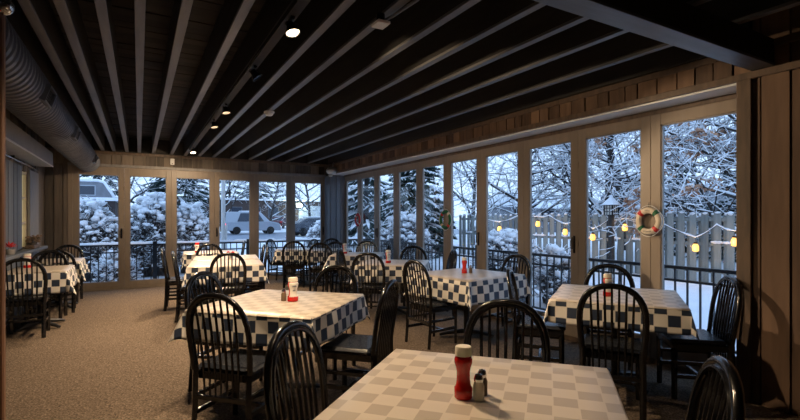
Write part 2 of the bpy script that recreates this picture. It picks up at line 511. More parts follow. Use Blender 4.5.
def panel(x, y, rz, w, z0, z1, gz0, gz1, stile=.095, handle=None, knob=False):
    """one folding glass panel, local x along the wall, local -y into the room; origin at its left foot"""
    wcount[0] += 1
    r = struct(empty('window_%d' % wcount[0], (x, y, 0), rz), 'tall tan framed folding glass panel')
    m = MB()
    m.box(.0008, stile, -.02, .035, z0, z1); m.box(w - stile, w - .0008, -.02, .035, z0, z1)
    m.box(stile, w - stile, -.02, .035, z0, gz0); m.box(stile, w - stile, -.02, .035, gz1, z1)
    m.build('frame', M['frame'], r, bevel=.004)
    g = MB(); b = .012
    g.box(stile, stile + b, -.012, .02, gz0, gz1); g.box(w - stile - b, w - stile, -.012, .02, gz0, gz1)
    g.box(stile, w - stile, -.012, .02, gz0, gz0 + b); g.box(stile, w - stile, -.012, .02, gz1 - b, gz1)
    g.build('glazing_bead', M['trim_grey'], r)
    MB().box(stile, w - stile, .006, .010, gz0, gz1).build('glass_pane', M['glass'], r)
    if handle is not None:
        hx = stile * .5 if handle < 0 else w - stile * .5
        h = MB()
        h.rbox(hx - .014, hx + .014, -.03, -.02, 1.02, 1.22, .003)
        h.tube([(hx, -.03, 1.07), (hx, -.06, 1.07), (hx, -.06, 1.20), (hx, -.03, 1.20)], .007, 6)
        h.build('handle', M['black_metal'], r)
    if knob:
        k = MB()
        for kz in (.3, 1.1, 2.0):
            k.rbox(w - .018, w + .010, -.032, -.02, kz, kz + .07, .003)
        k.build('hinge', M['frame'], r)
    return r


p = .8525
for k in range(6):
    panel(-1.11 + p * k, YB, 0, p, .04, 2.43, .15, 2.285, handle=[1, None, None, -1, None, 1][k], knob=(k % 2 == 0))
struct(MB().box(-1.11, 4.02, YB - .03, YB + .06, 0, .04).build('trim_8', M['frame']))
struct(MB().box(-1.11, 4.02, YB - .02, YB + .06, 2.43, 2.46).build('trim_9', M['frame']))
p = .861
for k in range(10):
    # local x runs towards -y (rotation -90 deg): left foot is at the far end
    panel(XR, 10.47 - p * k, -PI / 2, p, .05, 2.435, .24, 2.325, stile=.1, handle=[None, None, -1, None, None, 1, None, 1, None, None][k], knob=(k % 2 == 1))
struct(MB().box(XR - .03, XR + .06, 1.84, 10.5, 0, .05).build('trim_10', M['trim']))
struct(MB().box(XR - .025, XR + .06, 1.84, 10.5, 2.435, 2.478).build('trim_11', M['trim']))

# ------------------------------------------------------------------ left wall window, sill, roller box
r = struct(empty('window_17', (0, 0, 0)), 'narrow cream framed sash window in the grey boarded wall')
m = MB()
m.box(XL - .07, XL - .01, WY0, WY0 + .06, WZ0, WZ1); m.box(XL - .07, XL - .01, WY1 - .06, WY1, WZ0, WZ1)
for z in (WZ0, 1.33, 1.72, WZ1 - .05): m.box(XL - .07, XL - .01, WY0 + .06, WY1 - .06, z, z + .035)
m.build('frame', M['cream'], r)
MB().box(XL - .055, XL - .05, WY0 + .06, WY1 - .06, WZ0, WZ1).build('glass_pane', M['room_glow'], r)
m = MB(); boards(m, 'y', XL, 6.2, 8.80, .96, 2.20, 1, .16, .03)
struct(m.build('wall_shutter_panel', M['shutter']), 'grey boarded shutter panel beside the narrow window')
m = MB(); m.box(XL, XL + .035, 9.32, 10.05, .96, 2.20)
struct(m.build('trim_12', M['trim_grey'], bevel=.004))
m = MB(); m.rbox(XL, XL + .17, 6.0, 10.0, .90, .95, .008)
struct(m.build('trim_13', M['shutter']))
m = MB(); boards(m, 'y', XL, 6.0, 10.0, .60, .90, 1, .2, .05); boards(m, 'y', XL, 6.0, 10.0, .0, .60, 1, .2, .03)
struct(m.build('trim_14', M['shutter']))
t = tag(empty('roller_shutter_box', (XL + .15, 8.0, 2.28)), 'pale grey long roller shutter box high on the left wall', 'shutter box')
MB().rbox(-.12, .15, -1.6, 1.56, 0, .24, .012).build('box', M['box_grey'], t, bevel=.003)
MB().box(.145, .153, -1.6, 1.56, .0, .02).build('edge_strip', M['white'], t)
t = tag(empty('curtain_rod', (XL + .08, 7.9, 2.225)), 'thin bright metal rod under the roller shutter box', 'rod')
MB().tube([(0, -1.7, 0), (0, 1.75, 0)], .011, 10).build('rod', M['chrome'], t, smooth=True)
for yy in (-1.5, 0.1, 1.6): MB().box(-.045, .006, yy - .01, yy + .01, -.006, .05).build('bracket', M['black_metal'], t)

# near wooden post at the left edge and the ornament hanging by it
m = MB(); m.rbox(-.70, -.538, 2.72, 2.765, 0, ZJ, .006)
tag(m.build('wooden_post', M['post']), 'reddish brown wooden post at the very left edge near the camera', 'post')
t = tag(empty('glass_ornament', (-.487, 2.46, 2.30)), 'shiny silver and red bauble cluster hanging by the wooden post', 'ornament')
MB().blob((0, 0, 0), .038, .038, .038, 16, 10, 0).build('bauble', M['ornament'], t, smooth='all')
MB().blob((-.03, -.02, -.035), .022, .022, .022, 12, 8, 0).build('bauble', M['red'], t, smooth='all')
MB().blob((.012, -.02, .045), .02, .02, .02, 12, 8, 0).build('bauble', M['chrome'], t, smooth='all')
MB().tube([(0, 0, .03), (0, 0, .46)], .0015, 5).build('string', M['rope'], t)

# ------------------------------------------------------------------ duct
DX, DZ, DR = -.868, 2.527, .192
t = tag(empty('air_duct', (DX, 0, DZ)), 'fat grey ribbed spiral duct running along the left of the ceiling', 'duct')
m = MB()
prof = []
y = -2.8
while y < 10.80:
    prof += [(DR, y), (DR, y + .070), (DR + .012, y + .078), (DR + .012, y + .088)]; y += .100
m.lathe(prof, n=36, mat=Matrix.Rotation(-PI / 2, 4, 'X'))
m.build('duct_tube', M['duct'], t, smooth=True)
for yy in (1.2, 4.9, 6.9, 9.7):
    mm = Matrix.Translation((0, yy, 0)) @ Matrix.Rotation(math.radians(18), 4, 'Y')
    m = MB()
    m.box(DR - .01, DR + .035, -.16, .16, -.07, -.058, mm); m.box(DR - .01, DR + .035, -.16, .16, .058, .07, mm)
    m.box(DR - .01, DR + .035, -.16, -.148, -.058, .058, mm); m.box(DR - .01, DR + .035, .148, .16, -.058, .058, mm)
    rg = m.build('register_frame', M['duct'], t)
    m = MB(); m.box(DR - .01, DR + .006, -.148, .148, -.058, .058, mm)
    for q in range(6): m.box(DR + .006, DR + .02, -.148, .148, -.052 + q * .02, -.047 + q * .02, mm)
    m.build('register_grille', M['black_metal'], rg)
m = MB()
for yy in (.2, 3.4, 6.4, 9.3): m.tube([(0.02, yy, DR), (0.02, yy, ZJ - DZ + .04)], .006, 6)
m.build('hanger', M['black_metal'], t)
tag(MB().blob((0, 0, 0), .035, .03, .03, 12, 8, 0).build('ceiling_sensor', M['white'], smooth='all'), 'small white sensor cap at the far end of the duct', 'sensor').location = (-.72, 10.79, 2.47)

# ------------------------------------------------------------------ track lighting
TX = .86
t = tag(empty('track_rail', (TX, 0, 2.745)), 'long black ceiling light track running down the room', 'lighting track')
MB().box(-.033, .033, -2.6, 9.6, -.022, .014).build('rail', M['joist_side'], t)
MB().box(-.0355, -.0335, 3.6, 9.5, -.014, .000).build('rail_edge', M['chrome'], t)


def track_head():
    """head hangs from the track: adapter, yoke, can, lens; local -z = straight down, can tilts about the yoke"""
    r = empty('track_lamp')
    MB().rbox(-.016, .016, -.05, .05, -.025, 0, .004).build('adapter', M['black_metal'], r)
    m = MB(); m.tube([(0, 0, -.02), (0, 0, -.032)], .008, 8)
    m.tube([(-.045, 0, -.07), (-.045, 0, -.040), (0, 0, -.032), (.045, 0, -.040), (.045, 0, -.07)], .005, 6)
    m.build('yoke', M['black_metal'], r)
    can = MB().lathe([(.016, .035), (.030, .03), (.034, .01), (.036, -.01), (.056, -.045), (.058, -.055), (.052, -.055), (.050, -.045), (.03, -.03)], n=24, cap=True).build('lamp_can', M['black_metal'], r, smooth=True)
    can.location = (0, .0, -.07)
    ln = MB().lathe([(.0, -.040), (.047, -.042), (.049, -.048), (0.0, -.050)], n=24, cap=False).build('lens', M['bulb'], can)
    return r, can, ln


LAMPS = [
    # y, aim point, lit, label
    (2.95, (1.35, 2.2, .0), 2, 'bright glowing black track lamp nearest overhead'),
    (4.05, (2.2, 3.7, .9), 0, 'dark unlit track lamp next after the bright near one'),
    (5.55, (1.2, 5.0, .0), 1, 'black track lamp with dim amber lens, third along the track'),
    (6.50, (1.3, 5.9, .0), 1, 'black track lamp with dim amber lens, fourth along the track'),
    (9.20, (1.0, 8.4, .0), 2, 'small bright glowing track lamp at the far end near the back windows'),
]
for (ly, aim, lit, lab) in LAMPS:
    r, can, ln = track_head()
    r.location = (TX, ly, 2.725)
    r.scale = (.85, .85, .85)
    tag(r, lab, 'lamp', 'track lamps along the ceiling')
    piv = Vector((TX, ly, 2.665))
    d = (Vector(aim) - piv).normalized()
    can.rotation_euler = d.to_track_quat('-Z', 'Y').to_euler()
    ln.data.materials[0] = M['bulb'] if lit == 2 else (M['bulb_dim'] if lit == 1 else M['dark_glass'])


def spot(loc, aim, watt, size=75, blend=.6, col=WARM, soft=.04):
    ld = bpy.data.lights.new('spot_light', 'SPOT')
    ld.energy = watt; ld.color = col; ld.spot_size = math.radians(size); ld.spot_blend = blend; ld.shadow_soft_size = soft
    o = bpy.data.objects.new('spot_light', ld)
    o.location = loc
    o.rotation_euler = (Vector(aim) - Vector(loc)).to_track_quat('-Z', 'Y').to_euler()
    COL.objects.link(o)
    return o


for (ly, aim, lit, lab) in LAMPS:
    if lit:
        piv = Vector((TX, ly, 2.665)); d = (Vector(aim) - piv).normalized()
        spot(piv + d * .075, aim, SPOT_W * (2.2 if ly > 9 else (1.0 if lit == 2 else .7)), 115)
spot((TX, 2.95, 2.6), (4.3, 3.9, 1.3), SPOT_W * .6, 72)  # added spot at the near lamp's place, brightening the right wall
# added spots without lamp heads, brightening tables, floor and walls
spot((TX, 7.8, 2.55), (1.1, 7.3, 0), SPOT_W * .8, 110)
spot((TX, 8.9, 2.6), (.3, 10.85, .7), SPOT_W * .55, 120)
spot((TX, 6.42, 2.6), (4.1, 1.35, 1.30), SPOT_W * 3.2, 30, .35, soft=.02)  # aimed at the pier from the fourth lamp's place
spot((TX, 6.0, 2.6), (-1.2, 7.6, .6), SPOT_W * .7, 70)
spot((TX, 5.0, 2.6), (-.4, 5.6, 0), SPOT_W * .9, 110)
spot((TX, 2.2, 2.6), (-.5, 3.8, 0), SPOT_W * .35, 80)
spot((TX, 1.6, 2.6), (1.0, 1.5, 0), SPOT_W * .35, 75)
spot((TX, 4.05, 2.6), (3.3, 6.0, .7), SPOT_W * .5, 80)

# ------------------------------------------------------------------ small ceiling and wall things
t = tag(empty('smoke_detector', (1.42, 5.83, ZJ)), 'white round smoke detector under a ceiling joist', 'smoke detector')
MB().lathe([(.065, 0), (.065, -.014), (.055, -.02)], n=24).build('base', M['white'], t, smooth=True)
MB().lathe([(.05, -.02), (.05, -.034), (.034, -.05), (.0, -.054)], n=24, cap=False).build('cover', M['white'], t, smooth=True)
t = tag(empty('ceiling_sensor_plate', (1.38, 2.69, ZJ)), 'flat white rectangular plate hanging on a conduit under a joist', 'sensor')
MB().rbox(-.045, .045, -.055, .055, -.075, -.055, .004).build('plate', M['white'], t)
MB().tube([(0, 0, -.055), (0, 0, 0)], .03, 14).build('stem', M['black_metal'], t)
MB().tube([(.02, -.02, -.04), (.06, -.06, -.02), (.09, -.3, -.012), (.09, -.9, -.012)], .010, 8).build('conduit', M['duct'], t, smooth=True)
t = tag(empty('wall_speaker', (4.03, 10.38, 2.56)), 'white rounded speaker mounted in the far corner above the windows', 'speaker', )
m = MB(); m.blob((0, 0, 0), .155, .125, .10, 18, 10, 0); m.build('body', M['white'], t, smooth='all')
MB().lathe([(.04, -.14), (.05, -.12), (.05, -.095), (.03, -.085)], (-.06, -.03, 0), 14).build('tweeter', M['white'], t, smooth=True)
MB().tube([(0, 0, .09), (.02, .03, .14), (.05, .05, .195)], .02, 8).build('bracket', M['white'], t)
t = tag(empty('emergency_light', (.61, YB - .06, 2.55)), 'small white box on the siding above the back windows', 'wall box')
MB().rbox(-.04, .04, -.02, .035, 0, .13, .006).build('box', M['white'], t)
m = MB(); m.box(-.012, .012, -.022, -.02, .02, .03); m.build('indicator', M['dark_glass'], t)

# ------------------------------------------------------------------ chairs
def arch(w2, zs, ztop, lean, y0, z0, n=14):
    """centreline of the bent hoop: up one side, over, down the other; leans back above z0"""
    pts = []
    zz = [z0 + (zs - z0) * k / 4 for k in range(4)]
    for z in zz: pts.append((-w2, z))
    for k in range(n + 1):
        a = PI - PI * k / n
        pts.append((w2 * math.copysign(abs(math.cos(a)) ** .86, math.cos(a)), zs + (ztop - zs) * abs(math.sin(a)) ** .86))
    for z in zz[::-1]: pts.append((w2, z))
    out = []
    for (x, z) in pts:
        h = z - z0
        tw = 1 - .07 * (1 - min(1, h / .22))      # slightly narrower at the seat
        out.append(Vector((x * tw, y0 - h * lean - .10 * h * h, z)))
    return out


def make_chair():
    r = empty('spindle_back_chair')
    st = MB(); st.rbox(-.215, .215, -.185, .215, .435, .478, .02)
    seat = st.build('seat', M['vinyl'], r, smooth=True, bevel=.012)
    MB().box(-.195, .195, -.19, .195, .385, .436).build('seat_frame', M['black'], r, bevel=.004)
    for sx in (-1, 1):
        MB().tube([(sx * .185, .18, 0), (sx * .185, .18, .40)], [.021, .024], 4, up=(1, 1, 0)).build('leg', M['black'], r)
        MB().tube([(sx * .198, -.235, 0), (sx * .198, -.215, .22), (sx * .198, -.21, .48)], [.022, .023, .023], 4, up=(1, 1, 0)).build('leg', M['black'], r)
    hp = arch(.222, .685, .945, .11, -.21, .45)
    h = MB(); h.tube(hp, .0175, 10, flat=1.05)
    hp2 = [p + Vector((0, .012, 0)) for p in arch(.205, .675, .927, .11, -.21, .45)]
    h.tube(hp2, .009, 6)
    h.build('back_hoop', M['black'], r, smooth=True)
    MB().box(-.195, .195, -.226, -.202, .262, .292).build('back_rail', M['black'], r, bevel=.003)
    n = 7
    for k in range(n):
        u = (k - (n - 1) / 2) / ((n - 1) / 2)
        xb, xt = u * .126, u * .142
        zt = .685 + (.94 - .685) * max(0, 1 - (xt / .222) ** 2.33) ** .43 if xt >= 0 else .685 + (.94 - .685) * max(0, 1 - (-xt / .222) ** 2.33) ** .43
        pts = []
        for q in range(7):
            z = .285 + (zt - .285) * q / 6
            hgt = max(0, z - .45)
            pts.append((xb + (xt - xb) * q / 6, -.214 - hgt * .11 - .10 * hgt * hgt, z))
        MB().tube(pts, [.0065, .0075, .009, .009, .009, .0085, .007], 6).build('spindle', M['black'], r, smooth=True)
    m = MB()
    for sx in (-1, 1):
        m.box(sx * .185 - .010, sx * .185 + .010, -.21, .18, .165, .195); m.box(sx * .185 - .010, sx * .185 + .010, -.21, .18, .275, .30)
    m.box(-.18, .18, -.02, .0, .17, .19)
    m.build('stretcher', M['black'], r)
    return r


chair0 = make_chair()
remember(chair0)
chair_used = [False]


def chair(rx, ry, ang, label, group='black spindle back dining chairs'):
    """rx, ry = middle between the rear legs, ang = the direction the sitter faces (deg from +x)"""
    a = math.radians(ang)
    loc = (rx + .21 * math.cos(a), ry + .21 * math.sin(a), 0)
    if not chair_used[0]:
        chair_used[0] = True; o = chair0; o.location = loc; o.rotation_euler = (0, 0, a - PI / 2)
    else:
        o = copy_tree(chair0, loc, a - PI / 2)
    tag(o, label, 'chair', group)
    return o


# ------------------------------------------------------------------ tables and cloths
def make_table(hx=.45, hy=.45):
    r = empty('pedestal_table')
    MB().rbox(-hx, hx, -hy, hy, .722, .7545, .006).build('table_top', M['iron'], r)
    MB().lathe([(.045, .05), (.034, .09), (.034, .66), (.05, .70), (.11, .712), (.11, .721)], n=18).build('column', M['iron'], r, smooth=True)
    for k in range(4):
        a = PI / 4 + k * PI / 2
        c, s = math.cos(a), math.sin(a)
        m = MB(); m.tube([(c * .02, s * .02, .075), (c * .12, s * .12, .062), (c * .26, s * .26, .036), (c * .32, s * .32, .022)], [.036, .032, .026, .022], 8, flat=.8)
        m.build('foot', M['iron'], r, smooth=True)
    return r


def cloth_mesh(hx, hy, drop, seed):
    rnd = random.Random(seed)
    z0 = .7565
    step = .026
    # symmetric sample positions, finer near the table edge
    def samples(h):
        inner = [h * k / 8 for k in range(9)]
        outer = [h + drop * k / 10 for k in range(1, 11)]
        pos = inner + outer
        return [-p for p in pos[::-1][:-1]] + pos
    us, vs_ = samples(hx), samples(hy)
    ph = [rnd.uniform(0, 6.28) for _ in range(8)]
    flares = {(a_, b_): rnd.uniform(.18, .46) for a_ in (-1, 1) for b_ in (-1, 1)}
    verts, uvs = [], []

    def place(u, v):
        ex, ey = max(0, abs(u) - hx), max(0, abs(v) - hy)
        sx, sy = (1 if u >= 0 else -1), (1 if v >= 0 else -1)
        bx, by = max(-hx, min(hx, u)), max(-hy, min(hy, v))
        if ex == 0 and ey == 0:
            return (u, v, z0)
        if ey == 0 or ex == 0:
            d = ex + ey
            w = (v if ey == 0 else u)
            hh = hy if ey == 0 else hx
            q = ph[0 if ey == 0 else 1] + (sx if ey == 0 else sy)
            edge = max(0, (abs(w) - hh + .25) / .25)
            wave = .010 * math.sin(w * 9 + q) + .006 * math.sin(w * 21 + q * 2)
            off = .004 + d * .07 + wave * min(1, d / .12)
            z = z0 - max(0, math.sqrt(max(0, d * d - (d * .07) ** 2)) - .002)
            if ey == 0: return (bx + sx * off, v, z)
            return (u, by + sy * off, z)
        rr = math.hypot(ex, ey); phi = math.atan2(ey, ex)
        s2 = math.sin(2 * phi)
        # fold: hugging the sides near phi=0/90, flaring at the diagonal
        rho = rr * (.07 + (flares[(sx, sy)] - .07) * abs(s2) ** 1.6)
        # skew the fold's direction slightly
        dphi = phi + .12 * math.sin(ph[2] + sx + 2 * sy) * s2
        rlen = max(rho, rr * (1 - .12 * abs(s2)))
        z = z0 - math.sqrt(max(0, rlen * rlen - rho * rho)) * (.97)
        base = .004
        return (bx + sx * (base + rho * math.cos(dphi)), by + sy * (base + rho * math.sin(dphi)), z)
    for v in vs_:
        for u in us:
            verts.append(place(u, v)); uvs.append((u + 5.0 + .02, v + 5.0 + .03))
    nu = len(us)
    faces = []
    for j in range(len(vs_) - 1):
        for i in range(nu - 1):
            faces.append((j * nu + i, j * nu + i + 1, (j + 1) * nu + i + 1, (j + 1) * nu + i))
    me = bpy.data.meshes.new('tablecloth')
    me.from_pydata(verts, [], faces)
    uvl = me.uv_layers.new(name='UVMap')
    for poly in me.polygons:
        for li in poly.loop_indices:
            uvl.data[li].uv = uvs[me.loops[li].vertex_index]
    me.shade_smooth()
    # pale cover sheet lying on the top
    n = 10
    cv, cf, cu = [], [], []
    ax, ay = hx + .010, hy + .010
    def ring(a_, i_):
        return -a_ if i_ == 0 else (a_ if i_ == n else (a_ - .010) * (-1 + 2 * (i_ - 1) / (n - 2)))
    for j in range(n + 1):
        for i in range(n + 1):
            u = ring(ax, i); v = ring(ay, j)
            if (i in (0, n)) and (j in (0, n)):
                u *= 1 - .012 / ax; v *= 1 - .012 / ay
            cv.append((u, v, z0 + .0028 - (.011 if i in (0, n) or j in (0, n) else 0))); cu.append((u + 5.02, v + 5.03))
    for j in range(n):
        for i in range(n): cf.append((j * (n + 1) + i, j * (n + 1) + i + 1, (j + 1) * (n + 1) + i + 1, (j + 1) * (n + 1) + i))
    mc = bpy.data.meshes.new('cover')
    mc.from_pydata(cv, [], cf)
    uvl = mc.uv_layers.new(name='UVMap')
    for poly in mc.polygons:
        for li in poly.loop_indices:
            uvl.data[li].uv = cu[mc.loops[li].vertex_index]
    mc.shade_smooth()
    return me, mc


TOPZ = .7600
seedc = [11]


def table(cx, cy, ang, where, hx=.48, hy=.48, drop=.27):
    t = make_table(hx - .01, hy - .01)
    t.location = (cx, cy, 0); t.rotation_euler = (0, 0, math.radians(ang))
    tag(t, 'black pedestal table under the checked cloth, ' + where, 'table', 'cloth covered dining tables')
    seedc[0] += 1
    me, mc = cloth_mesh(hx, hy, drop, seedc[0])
    c = bpy.data.objects.new('tablecloth', me); COL.objects.link(c)
    me.materials.append(M['cloth'])
    so = c.modifiers.new('solid', 'SOLIDIFY'); so.thickness = .0015; so.offset = 1
    c.location = (cx, cy, 0); c.rotation_euler = (0, 0, math.radians(ang))
    tag(c, 'navy and cream checked tablecloth on the table ' + where, 'tablecloth', 'checked tablecloths')
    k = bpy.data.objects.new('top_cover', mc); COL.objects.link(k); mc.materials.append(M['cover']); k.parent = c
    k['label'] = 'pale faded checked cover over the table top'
    return t


TABLES = {
    'T1': (1.105, 1.347, -47.5, 'nearest the camera', .49, .49),
    'T2': (1.00, 3.667, -45, 'second nearest, holding the labelled ketchup', .50, .50),
    'T3': (1.13, 7.235, -9, 'nearer of the pushed together middle pair', .50, .46),
    'T3b': (1.29, 8.25, -9, 'farther of the pushed together middle pair', .50, .48),
    'T4': (1.24, 9.80, -4, 'behind the middle pair near the back windows', .48, .44),
    'L1': (-1.12, 7.56, 0, 'against the left wall, nearer one', .315, .44),
    'L2': (-1.12, 9.02, 0, 'against the left wall, farther one', .315, .42),
    'R1': (3.61, 2.555, -55, 'nearest the plank pier by the right windows', .49, .49),
    'R2': (3.42, 4.41, 9, 'second from the pier by the windows', .48, .48),
    'R3': (3.35, 6.07, -37, 'third from the pier by the windows', .48, .48),
    'R4': (3.55, 7.85, -30, 'fourth from the pier by the windows', .46, .46),
    'T7': (2.90, 9.90, -18, 'in the far corner by the back windows', .40, .40),
    'T8': (3.58, 9.30, -20, 'in the far right corner', .42, .42),
}
TABLES['T7'] = (2.92, 9.76, -18, 'before the last but one back window', .38, .34)
for k, a in TABLES.items():
    table(a[0], a[1], a[2], a[3], a[4], a[5], {'T1': .205, 'T2': .215, 'R1': .188, 'R2': .26}.get(k, .24 if k[0] != 'L' else .27))

chair(-1.185, 6.88, 90, 'closest chair at the left wall tables, its back to the camera')
chair(-1.13, 8.24, -90, 'spindle back chair on the far side of the nearer left wall table')
chair(-1.06, 8.47, 92, 'chair tucked into the near side of the farther left wall table')
chair(-1.08, 9.82, -92, 'chair beyond the farther left wall table by the wall corner')
chair(.49, 7.17, -6, 'side-on chair left of the middle row, nearer of the two')
chair(.39, 8.10, -6, 'side-on chair left of the middle row, farther of the two')
chair(1.06, 6.62, 82, 'chair with its back to the camera at the near side of the middle row')
chair(1.12, 9.00, -94, 'chair between the middle pair of tables and the table behind')
chair(1.80, 7.80, 168, 'chair on the right side of the middle pair, nearer one with shiny back')
chair(1.88, 8.40, 170, 'chair on the right side of the middle pair, farther one')
chair(1.84, 9.95, 172, 'dark side-on chair at the right of the table nearest the back windows')
chair(.525, 4.265, -46, 'chair at the far left side of the second table, facing the camera')
chair(.455, 3.09, 44, 'chair at the near left side of the second table, back to the camera')
chair(1.60, 3.09, 134, 'chair with a shiny seat seen side-on right of the second table')
chair(1.65, 4.21, -136, 'chair behind the second table facing the camera')
chair(.63, 1.95, -47, 'arched chair at the left of the nearest table, leaning toward the second table')
chair(1.765, 1.93, -138, 'chair behind the nearest table, just right of its ketchup bottle')
chair(1.61, .84, 130, 'chair at the right of the nearest table, cut by the bottom of the photo')
chair(2.98, 2.14, 35, 'chair with its back to the camera at the nearest right window table')
chair(4.10, 2.98, -145, 'chair behind the nearest right window table against the glass')
chair(3.09, 3.21, -49, 'narrow side-on chair left of the nearest right window table')
chair(4.08, 1.955, 137, 'chair beside the plank pier with a black padded seat')
chair(2.73, 4.38, 8, 'chair left of the second right window table, three-quarter view')
chair(4.17, 4.40, -172, 'chair between the second right window table and the glass')
chair(2.74, 5.70, 53, 'chair with its back to the camera at the third right window table')
chair(4.00, 5.58, 158, 'narrow side-on chair right of the third right window table')
chair(4.02, 6.62, -116, 'chair behind the third right window table with brown reflections')
chair(2.76, 6.62, -37, 'dark side-on chair left of the third right window table')
chair(4.10, 7.75, 160, 'narrow chair at the window side of the fourth right window table')
chair(4.10, 8.62, -120, 'arched chair behind the fourth right window table')
chair(3.42, 8.60, -100, 'bluish side-on chair just left of the farthest ketchup bottle')
chair(3.03, 8.42, 63, 'chair with its back to the camera in front of the far right corner table')
chair(3.86, 10.02, -120, 'faint chair in the far right corner behind the table')
chair(2.77, 9.30, 72, 'chair with its back to the camera at the table before the back windows')
chair(2.62, 10.40, -42, 'narrow arched chair left of the far table, against the glass')
chair(3.38, 10.0, -165, 'bluish narrow chair between the two far tables')


# ------------------------------------------------------------------ condiments
def ketchup(x, y, rz, lab, label=True, h=1.0, red_cap=False, contents=1.0):
    r = empty('ketchup_bottle', (x, y, TOPZ), rz)
    r.scale = (1.4, .95, 1.0) if label else (1.05, 1.05, 1.0)
    MB().lathe([(.029, 0), (.032, .004), (.032, .038), (.026, .048), (.0235, .07), (.0235, .098), (.027, .115), (.0315, .130), (.0315, .142), (.026, .156), (.023, .158)], n=28).build('bottle_body', M['red'], r, smooth=True)
    MB().lathe([(.029, .157), (.0295, .162), (.0285, .186), (.026, .190), (.0, .191)], n=28, cap=False).build('cap', M['red'] if red_cap else M['cap_cream'], r, smooth=True)
    if label:
        m = MB(); n = 14
        vs, fs = [], []
        for k in range(n + 1):
            a = -1.1 + 2.2 * k / n - PI / 2
            for (rr, z) in ((.0325, .036), (.0275, .048), (.0248, .07), (.0248, .098), (.0328, .130), (.0328, .142), (.0285, .152)):
                vs.append((rr * math.cos(a), rr * math.sin(a), z))
        for k in range(n):
            for q in range(6): fs.append((k * 7 + q, k * 7 + 7 + q, k * 7 + 8 + q, k * 7 + 1 + q))
        m.add(vs, fs)
        lb = m.build('label', M['label'], r, smooth='all')
        m = MB()
        for (zz, w) in ((.124, .7), (.118, .9), (.09, .5), (.084, .6)):
            rr = .0318 if zz > .11 else .0252
            for k in range(5):
                a = -PI / 2 - w / 2 + w * (k + .2) / 5
                m.box(-.0022, .0022, -.0008, .0004, -.002, .002, Matrix.Translation((rr * math.cos(a), rr * math.sin(a), zz)) @ Matrix.Rotation(a + PI / 2, 4, 'Z'))
        m.build('print', M['text'], lb)
    tag(r, lab, 'bottle', 'ketchup bottles on the tables')
    return r


def shaker(x, y, lab, fill='salt'):
    r = empty('salt_shaker' if fill == 'salt' else 'pepper_shaker', (x, y, TOPZ))
    MB().lathe([(.019, 0), (.0205, .003), (.0205, .052), (.016, .066), (.014, .07)], n=18).build('jar', M[fill], r, smooth=True)
    MB().lathe([(.0165, .068), (.0175, .071), (.0175, .080), (.013, .092), (.0, .097)], n=18, cap=False).build('cap', M['chrome'], r, smooth=True)
    tag(r, lab, 'shaker', 'salt and pepper shakers')
    return r


ketchup(1.04, 1.36, -.5, 'clear red ketchup bottle with cream cap on the nearest table', label=False)
shaker(1.075, 1.315, 'glass salt shaker in front on the nearest table')
shaker(1.118, 1.348, 'pepper shaker half hidden behind the salt on the nearest table', 'pepper')
ketchup(1.07, 3.62, .15, 'ketchup bottle with big white label on the second table')
shaker(1.01, 3.67, 'small pepper shaker beside the labelled ketchup on the second table', 'pepper')
ketchup(3.47, 2.53, -.3, 'ketchup bottle behind the chair back at the nearest right window table')
ketchup(3.42, 4.45, -.6, 'plain dark red ketchup bottle on the second right window table', label=False)
shaker(3.50, 4.43, 'small shaker beside the plain red ketchup by the windows', 'pepper')
ketchup(3.22, 6.03, .1, 'labelled ketchup bottle on the third right window table')
ketchup(3.36, 8.02, .1, 'farthest ketchup bottle on the fourth right window table')
ketchup(.98, 9.70, -.4, 'ketchup bottle with red cap on the table by the back windows', red_cap=True)
ketchup(-1.30, 7.82, 0, 'red bottle on the nearer left wall table', red_cap=False)
t = tag(empty('flower_arrangement', (1.31, 8.00, TOPZ), 0), 'small red and white flower arrangement on the middle pair of tables', 'flowers')
MB().lathe([(.03, 0), (.036, .01), (.032, .06), (.036, .07)], n=16).build('pot', M['white'], t, smooth=True)
m = MB()
for k in range(10):
    a = k * 2.4; rr = .02 + .03 * (k % 3) / 2
    m.blob((rr * math.cos(a), rr * math.sin(a), .085 + .02 * math.sin(k * 1.7)), .022, .022, .016, 7, 4, .2)
m.build('petals', M['red_matte'], t)

t = tag(empty('poinsettia', (XL + .09, 7.72, .95)), 'red poinsettia bloom on the left window sill', 'plant')
MB().lathe([(.04, 0), (.05, .01), (.055, .07)], n=14).build('pot', M['trim_grey'], t, smooth=True)
m = MB()
for k in range(16):
    a = k * 2.4; e = .3 + .9 * (k / 16)
    d = Vector((math.cos(a) * math.cos(e), math.sin(a) * math.cos(e), math.sin(e)))
    c0 = Vector((0, 0, .09)); c1 = c0 + d * .05; c2 = c0 + d * .09
    m.tube([c0, c1, c2], [.004, .018, .002], 4, flat=.2)
m.build('bracts', M['red_matte'], t)
t = tag(empty('dried_flowers', (XL + .09, 9.15, .95)), 'dried brown flower arrangement on the left window sill', 'plant')
MB().rbox(-.06, .06, -.22, .22, 0, .06, .01).build('planter_box', M['trim'], t)
m = MB(); m2 = MB()
for k in range(60):
    x0, y0 = random.uniform(-.04, .04), random.uniform(-.2, .2)
    d = Vector((random.uniform(-.05, .08), random.uniform(-.1, .1), random.uniform(.05, .15)))
    m.tube([(x0, y0, .055), Vector((x0, y0, .055)) + d], .0025, 4)
    m2.blob(Vector((x0, y0, .055)) + d, .02, .02, .014, 6, 4, .4)
m.build('stems', M['twig'], t); m2.build('flower_heads', M['dry_plant'], t)


